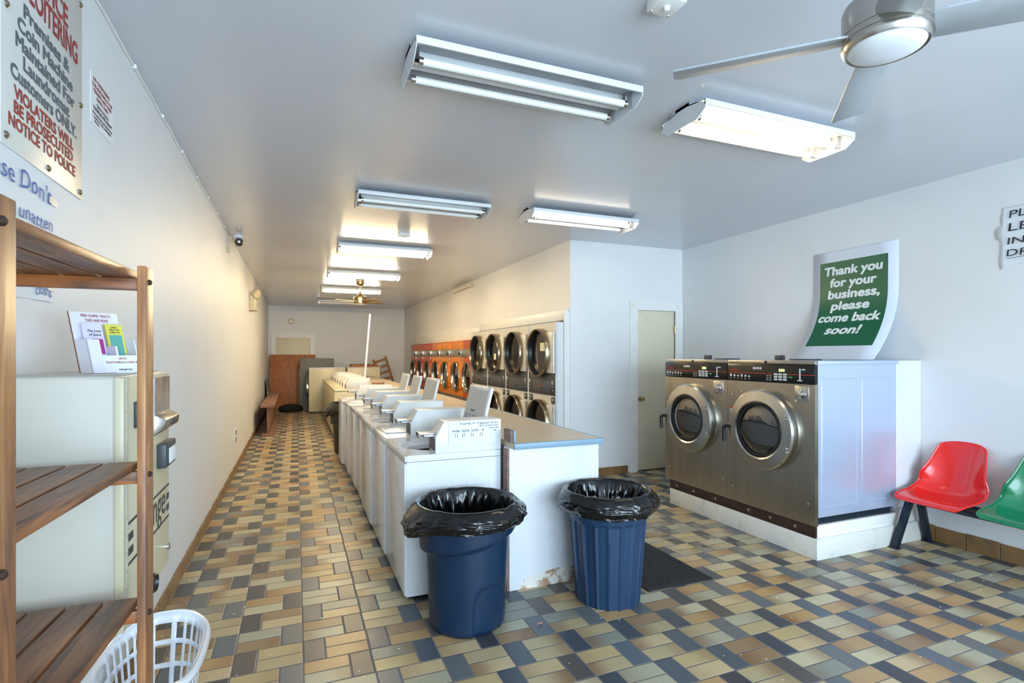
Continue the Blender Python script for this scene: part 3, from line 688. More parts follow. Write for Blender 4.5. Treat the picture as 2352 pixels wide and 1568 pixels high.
# ================================================================== LAUNDRY BASKET
def basket():
    r = thing('laundry_basket', 'white plastic laundry basket with slotted sides on the floor under the wooden shelf', 'laundry basket', (0.19, 2.66, 0))
    hx, hy, H = 0.185, 0.315, 0.30
    def sq(t, ax, ay, n=3.2):
        c_, s_ = math.cos(t), math.sin(t)
        return (ax*math.copysign(abs(c_)**(2/n), c_), ay*math.copysign(abs(s_)**(2/n), s_))
    def P(t, v, off=0):
        k = 0.80+0.20*v; x, y = sq(t, hx*k+off, hy*k+off)
        zt = H*(1 + 0.13*(abs(math.sin(t))**6)) 
        return Vector((0.19+x, 2.66+y, 0.004+zt*v))
    NT, NV = 90, 5; b = MB(); faces = []
    levels = [0, 0.07, 0.30, 0.365, 0.595, 0.66, 0.87, 1.0]
    V = []
    for v in levels: V.append([b.bm.verts.new(P(2*PI*k/NT, v)) for k in range(NT)])
    for j in range(len(levels)-1):
        for k in range(NT):
            hole = j in (1, 3, 5) and (k % 3 != 0)
            if not hole: b.bm.faces.new((V[j][k], V[j][(k+1) % NT], V[j+1][(k+1) % NT], V[j+1][k]))
    b.bm.faces.new(V[0][::-1])
    o = b.build('body', WHITEPL, r)
    s = o.modifiers.new('thickness', 'SOLIDIFY'); s.thickness = 0.004; s.offset = 0
    b = MB(); prof = [(0, -0.004), (0.012, 0.003), (0.022, 0.001), (0.026, -0.012), (0.024, -0.022)]
    R = []
    for k in range(NT):
        t = 2*PI*k/NT; base = P(t, 1.0); out = (P(t, 1.0, 0.05)-base); out.z = 0; out.normalize()
        R.append([b.bm.verts.new(base+out*q+Vector((0, 0, z))) for q, z in prof])
    for k in range(NT):
        for j in range(len(prof)-1):
            b.bm.faces.new((R[k][j], R[(k+1) % NT][j], R[(k+1) % NT][j+1], R[k][j+1]))
    o = b.build('rim', WHITEPL, r)
    s = o.modifiers.new('thickness', 'SOLIDIFY'); s.thickness = 0.004; s.offset = 0
basket()

# ================================================================== TOP-LOAD WASHERS
WG = 'white top-load washers along the aisle'
def washer(name, label, loc, W, D=0.66, H=0.93, openlid=False, note=False, m=ENAMEL, slide=True, group=WG):
    """front faces -x; local origin at near front corner on the floor"""
    r = thing(name, label, 'washing machine', loc, 0, group)
    b = MB()
    if openlid: b.box(0.012, 0.006, 0.025, D, 0.018, H-0.045); b.box(0.012, W-0.018, 0.025, D, W-0.006, H-0.045); b.box(0.012, 0.018, 0.025, 0.024, W-0.018, H-0.045); b.box(D-0.012, 0.018, 0.025, D, W-0.018, H-0.045); b.box(0.024, 0.018, 0.025, D-0.012, W-0.018, 0.04)
    else: b.box(0.012, 0.006, 0.025, D, W-0.006, H-0.045, bev=0.006)
    b.build('cabinet', m, r, local=True)
    b = MB(); b.box(0.0, 0.010, 0.03, 0.014, W-0.010, H-0.052, bev=0.006); b.build('front_panel', m, r, local=True)
    b = MB(); tx, ty = 0.285, 0.375
    if openlid:
        b.plate_hole(0.012, W-0.012, 0.012, D, ty, tx, 0.235, H-0.043, H, 56)
        for v in b.bm.verts: v.co = Vector((v.co.z, v.co.y, v.co.x))
        b.box(0.0, 0.0, H-0.043, 0.014, W, H, bev=0.010, seg=3); b.box(0.012, 0.0, H-0.043, D, 0.0135, H, bev=0.006, seg=3); b.box(0.012, W-0.0135, H-0.043, D, W, H, bev=0.006, seg=3)
    else: b.box(0.0, 0.0, H-0.043, D, W, H, bev=0.014, seg=3)
    b.build('top_deck', m, r, local=True, recalc=True, smooth=not openlid)
    for (x, y) in ((0.05, 0.05), (0.05, W-0.05), (D-0.05, 0.05), (D-0.05, W-0.05)):
        b = MB(); b.cyl((x, y, 0), (x, y, 0.026), 0.02, seg=10); b.build('foot', RUBBER, r, local=True)
    y0, y1 = 0.235, W-0.03
    if openlid:
        b = MB(); b.lathe([(0.236, H-0.001), (0.230, H-0.012), (0.205, H-0.030), (0.202, H-0.060)], (tx, ty, 0), 'z', 44, cap=False); b.build('tub_ring', m, r, local=True)
        b = MB(); b.lathe([(0.206, H-0.045), (0.215, H-0.10), (0.225, H-0.38), (0.06, H-0.40), (0.05, H-0.12), (0.001, H-0.11)], (tx, ty, 0), 'z', 44, cap=False); b.build('tub', DARKG, r, local=True)
        L0 = MB(); L0.box(0, 0, -0.012, 0.40, y1-y0, 0.012, bev=0.010, seg=3)
        Mx = Matrix.Translation((D-0.07, y0, H+0.018)) @ Matrix.Rotation(math.radians(-76), 4, 'Y')
        L0.xform(Mx); ld = L0.build('lid', m, r, local=True)
        I = MB(); I.box(0.03, 0.03, 0.0122, 0.37, y1-y0-0.03, 0.014); I.xform(Mx); I.build('lid_liner', LIDIN, ld, local=True)
        g = lambda u, v: Mx @ Vector((v, y1-y0-u, 0.0152))
        ln = [('INSTRUCTIONS', 0.22, 0.22, 0.012, 0.10, 'c', 0.02, 0, 0)] if not note else [('WASH', 0.20, 0.20, 0.012, 0.10, 'c', 0.02, 0, 0)]
        lettering([('IMPORTANT', 0.22, 0.20, 0.010, 0.10, 'c', 0.02, 0, 0)]+[('lll  ll  lll  ll', 0.22, 0.06+0.02*i, 0.010, 0.3, 'c', -0.01, 0.3, 0.1) for i in range(6)] if note else [('IMPORTANT', 0.22, 0.08, 0.010, 0.10, 'c', 0.02, 0, 0)], g, BLACKINK, ld, 'lid_print', local=True)
    else:
        b = MB(); b.box(0.045, y0, H-0.002, D-0.05, y1, H+0.010, bev=0.007, seg=3); ld = b.build('lid', m, r, local=True)
        b = MB(); b.box(0.10, y0+0.07, H+0.0095, D-0.10, y1-0.06, H+0.013, bev=0.003); b.build('lid_panel', m, ld, local=True)
    # coin box along the near edge, lower front corner cut back
    c = MB(); zt = H+0.208
    c.prism([(0.205, 0.012, H), (0.205, 0.012, H+0.105), (0.262, 0.012, zt), (D+0.005, 0.012, zt), (D+0.005, 0.012, H)], (0, 0.185, 0), 0.003)
    cb = c.build('coin_box', ENAMEL2, r, local=True)
    c = MB(); c.box(0.20, 0.03, H+0.015, 0.2055, 0.18, H+0.095, bev=0.001); c.build('coin_box_front', DARKG, cb, local=True)
    if slide:
        c = MB(); c.box(0.10, 0.055, H+0.118, 0.25, 0.135, H+0.132, bev=0.002); c.box(0.10, 0.055, H+0.100, 0.108, 0.135, H+0.140, bev=0.002); c.box(0.14, 0.065, H+0.100, 0.25, 0.125, H+0.118, bev=0.002)
        c.build('coin_slide', SLIDE, cb, local=True)
    if note:
        n = MB(); n.grid(lambda u, v: Vector((0.29+0.33*u, 0.0085-0.004*abs(math.sin(u*6+v*3)), H+0.05+0.15*v)), 16, 8); nt = n.build('price_note', PAPERW, cb, local=True)
        lettering([('Total=$1.75  2 Quarters in the', 0.635, H+0.183, 0.011, 0.27, 'r', 0.004, 0.15, 0.08), ('first 3 slots and', 0.635, H+0.166, 0.010, 0.13, 'r', 0.004, 0.15, 0.08), ('one in the', 0.64, H+0.149, 0.010, 0.07, 'r', 0.004, 0.15, 0.08), ('last', 0.625, H+0.132, 0.010, None, 'r', 0.004, 0.15, 0.08),
                   ('2x25\u00a2  2x25\u00a2  2x25\u00a2   1\u00a2', 0.315, H+0.135, 0.014, 0.22, 'l', 0.004, 0.1, 0.08), ('l l    l l     l l      l l', 0.335, H+0.10, 0.026, 0.19, 'l', 0.0, 0.05, 0.05)], fwall(0.0028), BLACKINK, cb, 'handwriting', local=True)
    # faint pressed outlines on the near side
    for xa in (0.17, 0.42):
        e = MB(); e.tube([(xa, 0.0058, 0.60), (xa, 0.0058, 0.74), (xa+0.02, 0.0058, 0.76), (xa+0.13, 0.0058, 0.76), (xa+0.15, 0.0058, 0.74), (xa+0.15, 0.0058, 0.60)], 0.0015, 6); e.build('pressed_outline', m, r, local=True)
    return r
XW = 1.403
A = [(3.40, 0.772), (4.185, 0.758), (4.955, 0.778), (5.745, 0.695), (6.45, 0.705), (7.165, 0.725), (7.90, 0.56)]
labs = ['nearest white top-load washer, coin box with a handwritten price note, lid raised', 'second white top-load washer from the trash cans, lid closed', 'third white top-load washer from the trash cans, lid raised', 'fourth white top-load washer from the trash cans, lid raised',
        'fifth white top-load washer from the trash cans, lid raised', 'sixth white top-load washer from the trash cans, lid closed', 'seventh white washer from the trash cans, narrow, just before the far black bin']
for i, ((y, W), lb) in enumerate(zip(A, labs)):
    x = XW-0.012*(i % 3)/2 if i < 6 else XW-0.045
    washer('top_load_washer', lb, (x, y, 0), W, D=2.06-x, openlid=i in (0, 2, 3, 4), note=(i == 0))
base = None
for i in range(7):
    lb = ('first', 'second', 'third', 'fourth', 'fifth', 'sixth', 'seventh')[i]+' cream washer beyond the far black bin, in the rear row'
    if i == 0: base = washer('top_load_washer', lb, (1.424, 10.45, 0), 0.685, D=0.64, m=CREAM, slide=False, group='cream top-load washers in the rear row')
    else: dup(base, (1.424, 10.45+0.69*i, 0), lb)

# ================================================================== ISLAND: low wall, worktop
struct(bx(2.078, 3.29, 0, 2.765, 3.40, 0.953, bev=0.004), 'wall_lower', PARTP)
b = MB(); b.box(2.066, 3.30, 0.0, 2.0775, 3.355, 0.945); struct(b, 'trim_4', REDWD)
b = MB(); b.prism([(2.155, 3.2895, 0.0), (2.15, 3.2895, 0.03), (2.172, 3.2895, 0.062), (2.22, 3.2895, 0.070), (2.27, 3.2895, 0.083), (2.30, 3.2895, 0.080), (2.36, 3.2895, 0.098), (2.44, 3.2895, 0.108), (2.52, 3.2895, 0.104), (2.66, 3.2895, 0.11), (2.66, 3.2895, 0.0)], (0, 0.0012, 0)); struct(b, 'baseboard_lower', mat('peeling_plaster', '#DAD4CC', 0.8, ns=9, na=0.9, dark='#9A7252', lo=0.48, hi=0.56))
b = MB(); b.box(2.13, 3.40, 0, 2.70, 15.3, 0.94); struct(b, 'trim_5', PARTP, smooth=False)
r = thing('worktop', 'long beige folding worktop with a blue edge behind the washers', 'worktop', (2.45, 9.3, 0.953))
b = MB(); b.box(2.09, 3.245, 0.954, 2.75, 15.35, 0.992); b.build('top_board', LAMIN, r, smooth=False)
b = MB(); b.box(2.09, 3.225, 0.952, 2.765, 3.245, 0.992, bev=0.004); b.box(2.75, 3.245, 0.952, 2.772, 15.35, 0.992, bev=0.004); b.build('edge_band', BLUEE, r)
r = thing('backsplash_block', 'short upright wood and blue laminate end strip between nearest washer and worktop', 'upright strip', (2.09, 3.33, 0.992))
b = MB(); b.box(2.075, 3.26, 0.9925, 2.093, 3.385, 1.075); b.build('wood_core', REDWD, r, smooth=False)
b = MB(); b.box(2.094, 3.25, 0.9925, 2.108, 3.39, 1.075, bev=0.002); b.build('laminate_face', BLUEE, r)
single(bx(2.10, 10.3, 0.9925, 2.32, 10.4, 1.06, bev=0.003), 'wood_block', REDWD, 'small brown wood block on the worktop by the rear row of washers', 'wood block')

# ================================================================== TRASH CANS
def sm(a, b_, x):
    t = max(0, min(1, (x-a)/(b_-a))); return t*t*(3-2*t)
def can1(r, th0):
    def R(z, t):
        step = 0.488+0.050*math.sin(t-th0)
        taper = 0.222+0.032*(z/0.66)
        rr = taper + 0.036*sm(step, step+0.028, z)
        dt = (t-th0+PI) % (2*PI)-PI
        for c_ in (0.44, 0.44+PI):
            q = (dt-c_+PI) % (2*PI)-PI
            zt_ = 0.12+0.155*math.sqrt(max(0, 1-(abs(q)/0.46)**4))
            arch = sm(0.47, 0.42, abs(q))*sm(zt_+0.008, zt_-0.010, z) if abs(q) < 0.47 else 0
            rr -= 0.010*arch
        if z < 0.03: rr -= 0.012*(1-z/0.03)**2
        return rr
    return R
def can2(r, th0):
    def R(z, t):
        rr = 0.208+0.050*(z/0.66)
        q = ((t/(2*PI)*18) % 1.0)
        fl = sm(0.06, 0.13, q)*sm(0.94, 0.87, q)
        topz = 0.535
        fl *= sm(topz-0.028+0.028*math.sqrt(max(0, 1-(2*q-1)**4)), topz-0.04+0.028*math.sqrt(max(0, 1-(2*q-1)**4)), z)
        rr -= 0.011*fl
        if z > 0.55: rr += 0.012*sm(0.55, 0.60, z)
        return rr
    return R
def bin_(name, x, y, rf, m, label, H=0.70):
    r = thing(name, label, 'trash can', (x, y, 0))
    b = MB(); prof = [(0.001, 0.004)]
    NZ, NS = 72, 160
    zs = [H*i/NZ for i in range(NZ+1)]
    V = [[b.bm.verts.new((rf(z, 2*PI*k/NS)*math.cos(2*PI*k/NS), rf(z, 2*PI*k/NS)*math.sin(2*PI*k/NS), z)) for k in range(NS)] for z in zs]
    for j in range(NZ):
        for k in range(NS): b.bm.faces.new((V[j][k], V[j][(k+1) % NS], V[j+1][(k+1) % NS], V[j+1][k]))
    b.bm.faces.new(V[0][::-1])
    o = b.build('body', m, r, local=True, ang=60); s = o.modifiers.new('thickness', 'SOLIDIFY'); s.thickness = 0.004; s.offset = -1
    b = MB(); b.lathe([(rf(H, 0)-0.002, H-0.020), (rf(H, 0)+0.008, H-0.022), (rf(H, 0)+0.010, H-0.010), (rf(H, 0)+0.006, H-0.002), (rf(H, 0)-0.002, H-0.003)], seg=64, cap=False)
    b.build('rim', m, r, local=True)
    return r
def liner(x, y, rf, H, label, drop, flare, seed, tail=None, m=BAGM, deep=0.32):
    b = MB(); NS = 220; rim = rf(H, 0)+0.014
    def F(u, v):
        t = 2*PI*u; ct, st = math.cos(t), math.sin(t)
        nz = lambda a, b_, s: noise.noise(Vector((ct*a+seed, st*a, b_*v+s)))
        fold = abs(nz(4.5, 0.6, 0))+0.5*abs(nz(9, 0.8, 5)); fold2 = nz(14, 1.5, 9)
        crk = abs(nz(6, 9, 2))+0.6*abs(nz(13, 18, 4))
        if v < 0.5:   # inside, from deep up to the rim
            q = v/0.5; z = deep+(H+0.010-deep)*q
            r_ = rf(z, t)-0.016 - (0.075*(1-q)**0.6+0.022)*fold*(1-q**9) - 0.014*abs(fold2)*(1-q**9)-0.006*crk*(1-q**5)
        elif v < 0.56:  # over the rim
            q = (v-0.5)/0.06; z = H+0.010+0.012*math.sin(q*PI)+0.006*nz(5, 0, 8)*math.sin(q*PI); r_ = (rf(H, t)-0.016)*(1-q)+(rim+0.004)*q
        else:         # down outside
            q = (v-0.56)/0.44; dl = drop*(1+0.28*nz(1.2, 0, 3)+(tail[1]*math.exp(-((((t-tail[0]+PI) % (2*PI))-PI)/0.4)**2) if tail else 0))
            z = H+0.010-dl*q
            fl = flare*math.sin(min(1, q*1.6)*PI/2)*(1-0.55*sm(0.6, 1, q)) + (tail[2]*q*math.exp(-((((t-tail[0]+PI) % (2*PI))-PI)/0.45)**2) if tail else 0)
            dg = noise.noise(Vector((ct*3.0+seed, st*3.0+v*2.0, v*15+1.3*math.sin(2*t))))
            r_ = rim+0.004+fl + 0.016*q*nz(3, 2.5, 1)+0.022*(abs(dg)-0.2)*min(1, q*2.5)+0.010*(abs(nz(9, 5, 4))-0.2)*min(1, q*3)
            r_ = max(r_, rf(max(0, z), t)+0.006 if z < H-0.03 else rim+0.002)
        return Vector((r_*ct, r_*st, z))
    V = b.grid(F, NS, 60, closed_u=True)
    c = b.bm.verts.new((0, 0, deep-0.02))
    for k in range(NS): b.bm.faces.new((V[0][(k+1) % NS], V[0][k], c))
    o = b.build('trash_bag', m, None, ang=70, recalc=False)
    o.location = (x, y, 0); WL[o.name] = Vector((x, y, 0))
    return tag(o, label, 'trash bag')
R1 = can1(0, -1.72); bin_('trash_can', 1.705, 3.03, R1, BIN, 'smooth navy trash can with an arched panel, in front of the nearest washer')
liner(1.705, 3.03, R1, 0.70, 'glossy black liner in the smooth navy trash can', 0.098, 0.040, 3.1, (3.25, 0.55, 0.050))
R2 = can2(0, 0); bin_('trash_can', 2.645, 2.985, R2, BIN2, 'fluted blue trash can in front of the low white island wall', 0.69)
liner(2.645, 2.985, R2, 0.69, 'glossy black liner in the fluted blue trash can', 0.115, 0.040, 8.4)
R3 = can1(0, 1.0); bin_('trash_can', 1.56, 9.15, lambda z, t: R1(z, t)*1.0, BLACKP, 'far dark bin standing in the gap between the two rows of washers', 0.78)
liner(1.56, 9.15, lambda z, t: R1(min(z, 0.66), t), 0.78, 'black liner hanging out of the far dark bin', 0.16, 0.05, 5.5, (3.3, 0.6, 0.04), deep=0.5)

# floor mat, leaves and paint flecks
b = MB(); b.box(2.93, 2.93, 0.0005, 3.475, 3.98, 0.010, bev=0.003); r = thing('rubber_mat', 'black textured rubber mat on the tiles beside the fluted blue trash can', 'mat', (3.1, 3.4, 0)); b.build('mat_base', RUBBER, r)
b = MB()
for i in range(18):
    for j in range(34):
        x = 2.955+i*0.0287; y = 2.965+j*0.0297
        b.box(x, y, 0.0095, x+0.020, y+0.011, 0.0125)
        b.box(x+0.010, y+0.015, 0.0095, x+0.020, y+0.026, 0.0125)
b.build('ribs', mat('mat_pile', '#26282C', 0.8), r, smooth=False)
def leaf(x, y, s, m, lb, rot):
    b = MB(); b.grid(lambda u, v: Vector(((u-0.5)*s, (v-0.5)*s*0.45*math.sin(PI*min(1, max(0.04, u))), 0.004+0.3*s*abs(v-0.5)+0.006*math.sin(u*6))), 9, 5)
    b.xform(Matrix.Translation((x, y, 0)) @ Matrix.Rotation(rot, 4, 'Z'))
    o = single(b, 'dry_leaf', m, lb, 'leaf', 'dry leaves on the floor'); q = o.modifiers.new('thickness', 'SOLIDIFY'); q.thickness = 0.0012
leaf(2.085, 2.82, 0.05, LEAF2, 'crumpled pale leaf on the tiles between the two trash cans', 0.5)
leaf(2.30, 2.02, 0.065, LEAF, 'orange dry leaf on the open tiles right of the trash cans', 0.6)
b = MB()
for i in range(260):
    x, y = rnd.uniform(0.05, 1.35), rnd.uniform(1.6, 6.5)
    if rnd.random() < 0.35: x, y = rnd.uniform(2.0, 5.6), rnd.uniform(1.2, 2.85)
    s = rnd.uniform(0.0015, 0.0045)*(1.6 if rnd.random() < 0.1 else 1); a = rnd.random()*PI
    b.box(-s, -s*0.6, 0.0003, s, s*0.6, 0.0015, M=Matrix.Translation((x, y, 0)) @ Matrix.Rotation(a, 4, 'Z'))
single(b, 'debris', PAPER, 'tiny white paint flecks and grit scattered over the tile floor', 'debris', kind='stuff', smooth=False)

# ================================================================== STACK DRYERS
def ring_door(b, cy, cz, ro, ri, dep, seg=56):
    b.lathe([(ro, 0.0), (ro, -dep*0.5), (ro*0.985, -dep*0.92), (ro*0.965, -dep), (ro*0.945, -dep*0.985), (ro*0.925, -dep*0.85), (ri, -dep*0.3), (ri, 0.012)], (0, cy, cz), 'x', seg, cap=False)
def barrel(dr, cy, cz, ro, ri, dep):
    b = MB(); b.lathe([(ro*0.915, -dep*0.80), (ri*0.985, -dep*0.28), (ri*0.98, 0.014)], (0, cy, cz), 'x', 48, cap=False); b.build('door_gasket', BLACKP, dr, local=True)
DG = 'white stacked dryers in the right wall'
def stack_dryer(loc, W, label):
    r = thing('stack_dryer', label, 'dryer', loc, 0, DG); H = 2.0; D = 0.62
    b = MB(); b.box(0.0, 0, 0.0, D, 0.012, H); b.box(0.0, W-0.014, 0, D, W-0.002, H); b.box(0.0, 0.012, H-0.015, D, W-0.014, H); b.box(D-0.02, 0.012, 0, D, W-0.014, H-0.015); b.box(0.0, 0.012, 0, D, W-0.014, 0.06)
    b.box(-0.006, 0, 0.0, 0.012, 0.022, H, bev=0.002); b.box(-0.006, W-0.024, 0.0, 0.012, W-0.002, H, bev=0.002)
    b.build('cabinet', ENAMEL, r, local=True, smooth=False)
    cy = W/2
    for (cz, z0, z1, nm) in ((1.607, 1.335, H-0.015, 'upper'), (0.66, 0.06, 1.05, 'lower')):
        b = MB(); b.plate_hole(0.022, W-0.024, z0, z1, cy, cz, 0.285, 0.002, 0.016); fp = b.build('front_panel', DRYW, r, local=True, smooth=False)
        b = MB(); b.lathe([(0.285, 0.016), (0.32, 0.06), (0.33, 0.42), (0.001, 0.43)], (0, cy, cz), 'x', 40, cap=False); b.build('drum', DRUM, fp, local=True)
        b = MB(); ring_door(b, cy, cz, 0.325, 0.275, 0.098); dr = b.build('door', BRZ, r, local=True); barrel(dr, cy, cz, 0.325, 0.275, 0.098)
        b = MB(); b.lathe([(0.268, -0.022), (0.268, -0.014)], (0, cy, cz), 'x', 40); b.build('door_glass', GLASS, dr, local=True)
        b = MB(); b.box(-0.034, 0.028, cz-0.265, -0.001, cy-0.20, cz+0.265, bev=0.006); b.build('hinge_plate', DRYW, dr, local=True)
        b = MB(); b.cyl((-0.03, 0.026, cz-0.26), (-0.03, 0.026, cz-0.17), 0.010); b.cyl((-0.03, 0.026, cz+0.17), (-0.03, 0.026, cz+0.26), 0.010); b.cyl((-0.03, 0.026, cz-0.17), (-0.03, 0.026, cz+0.17), 0.006); b.build('hinge', STEELL, dr, local=True)
    b = MB(); b.box(-0.010, 0.024, 1.055, 0.012, W-0.026, 1.333, bev=0.003); pn = b.build('control_panel', DARKG, r, local=True)
    def btn(*a): bx(*a).build('button', KEYW, pn, local=True, smooth=False)
    for sy in (0.075, W-0.085):
        for i in range(2):
            for j in range(2): btn(-0.013, sy+i*0.026, 1.195+j*0.028, -0.010, sy+i*0.026+0.017, 1.195+j*0.028+0.019)
        btn(-0.013, sy+0.012, 1.155, -0.010, sy+0.030, 1.170); btn(-0.013, sy, 1.11, -0.010, sy+0.012, 1.125)
    b = MB(); b.box(-0.013, 0.15, 1.08, -0.0095, W-0.16, 1.235, bev=0.002); b.build('coin_door', mat('panel_grey', '#4A4D53', 0.35), pn, local=True)
    b = MB(); b.box(-0.016, cy-0.055, 1.115, -0.0128, cy+0.045, 1.14, bev=0.002); b.build('coin_slot', BLACKP, pn, local=True)
    for sy in (0.05, W-0.14):
        b = MB(); b.box(-0.010, sy, 0.945, 0.001, sy+0.085, 1.03, bev=0.003); st = b.build('start_plate', DARKG, r, local=True)
        b = MB(); b.box(-0.015, sy+0.022, 0.968, -0.009, sy+0.063, 1.010, bev=0.002); b.build('start_button', STEELL, st, local=True)
    return r
SX = 3.835; PD = 0.876
s0 = stack_dryer((SX, 6.07, 0), PD, 'white stacked dryer nearest the corner, big paper note on its upper glass')
stack = [s0]
for i, lb in enumerate(('second white stacked dryer from the corner', 'third white stacked dryer from the corner, small note on its upper glass', 'fourth white stacked dryer from the corner, next to the orange ones')): stack.append(dup(s0, (SX, 6.07+PD*(i+1), 0), lb))
for q in (stack[0], stack[3]):
    pn = [c for c in q.children if c.name.startswith('control_panel')][0]
    lettering([('Huebsch', -(PD/2+0.07), 1.165, 0.022, 0.12, 'l', 0.01, 0.2, 0)], rwall(-0.0136), REDLINE, pn, 'brand_name', local=True)
def glassnote(y0, y1, z0, z1, lb):
    single(bx(SX-0.0300, y0, z0, SX-0.0270, y1, z1), 'paper_note', mat('yellowed_note', '#D9D6B8', 0.6), lb, 'note', smooth=False)
glassnote(6.31, 6.50, 1.63, 1.74, 'paper sheet taped on the upper glass of the dryer nearest the corner')
glassnote(8.20, 8.31, 1.50, 1.60, 'small square paper taped on the upper glass of the third white dryer')

# ================================================================== ORANGE DRYERS
def orange_dryer(loc, W, m, label):
    r = thing('coin_dryer', label, 'dryer', loc, 0, 'orange and red coin dryers in the right wall'); H = 1.875; cy = W/2+0.03; cz = 1.135; D = 0.55
    b = MB(); b.box(0.0, 0.0, 0, D, 0.012, H); b.box(0.0, W-0.014, 0, D, W-0.002, H); b.box(0.0, 0.012, H-0.015, D, W-0.014, H); b.box(D-0.02, 0.012, 0, D, W-0.014, H-0.015); b.box(0, 0.012, 0, D, W-0.014, 0.05)
    b.build('cabinet', m, r, local=True, smooth=False)
    b = MB(); b.plate_hole(0.004, W-0.006, 0.73, 1.535, cy, cz, 0.265, -0.012, 0.004); fp = b.build('front_panel', m, r, local=True, smooth=False)
    b = MB(); b.lathe([(0.265, 0.004), (0.31, 0.05), (0.32, 0.38), (0.001, 0.39)], (0, cy, cz), 'x', 36, cap=False); b.build('drum', DRUM, fp, local=True)
    b = MB(); b.box(-0.012, 0.004, 1.70, 0.002, W-0.006, H-0.02, bev=0.002); b.build('top_panel', m, r, local=True)
    b = MB(); b.box(-0.020, 0.0, 1.538, 0.002, W-0.002, 1.697, bev=0.003); bd = b.build('control_band', ALBAND, r, local=True)
    b = MB(); b.box(-0.05, 0.06, 1.55, -0.020, 0.17, 1.685, bev=0.004); cm = b.build('coin_meter', CHROME, bd, local=True)
    b = MB(); b.lathe([(0.022, -0.052), (0.022, -0.075), (0.012, -0.08)], (0, 0.115, 1.60), 'x', 14); b.build('dial', BLACKP, r, local=True)
    b = MB(); b.box(-0.03, 0.09, 1.45, -0.012, 0.135, 1.52, bev=0.003); b.build('handle_latch', STEELL, r, local=True)
    b = MB(); ring_door(b, cy, cz, 0.305, 0.262, 0.065); dr = b.build('door', STEELL, r, local=True)
    b = MB(); b.lathe([(0.260, -0.018), (0.260, -0.012)], (0, cy, cz), 'x', 36); b.build('door_glass', GLASS, dr, local=True)
    b = MB(); b.box(-0.045, 0.035, cz-0.24, -0.013, cy-0.21, cz+0.22, bev=0.005); b.build('hinge_plate', m, dr, local=True)
    b = MB(); b.box(-0.004, 0.003, 0.66, 0.004, W-0.006, 0.727, bev=0.002); b.build('lint_panel', ALBAND, r, local=True)
    b = MB(); b.box(0.0, 0.012, 0.05, 0.006, W-0.014, 0.658, bev=0.002); b.build('kick_panel', RUST, r, local=True)
    return r
OX = 3.90; OP = 0.877
ys = [9.585, 10.337, 11.214, 12.091, 12.968, 13.845, 14.722]
orange_dryer((OX, ys[0], 0), 0.75, REDOR, 'red coin dryer half hidden beside the last white dryer')
o1 = orange_dryer((OX, ys[1], 0), OP, ORANGE, 'orange coin dryer nearest the white dryers')
dup(o1, (OX, ys[2], 0), 'middle orange coin dryer of the three'); dup(o1, (OX, ys[3], 0), 'orange coin dryer next to the three far red ones')
o2 = orange_dryer((OX, ys[4], 0), OP, REDOR, 'first far red coin dryer, right beside the orange ones')
dup(o2, (OX, ys[5], 0), 'middle one of the three far red coin dryers'); dup(o2, (OX, ys[6], 0), 'farthest red coin dryer, at the rear end of the row')

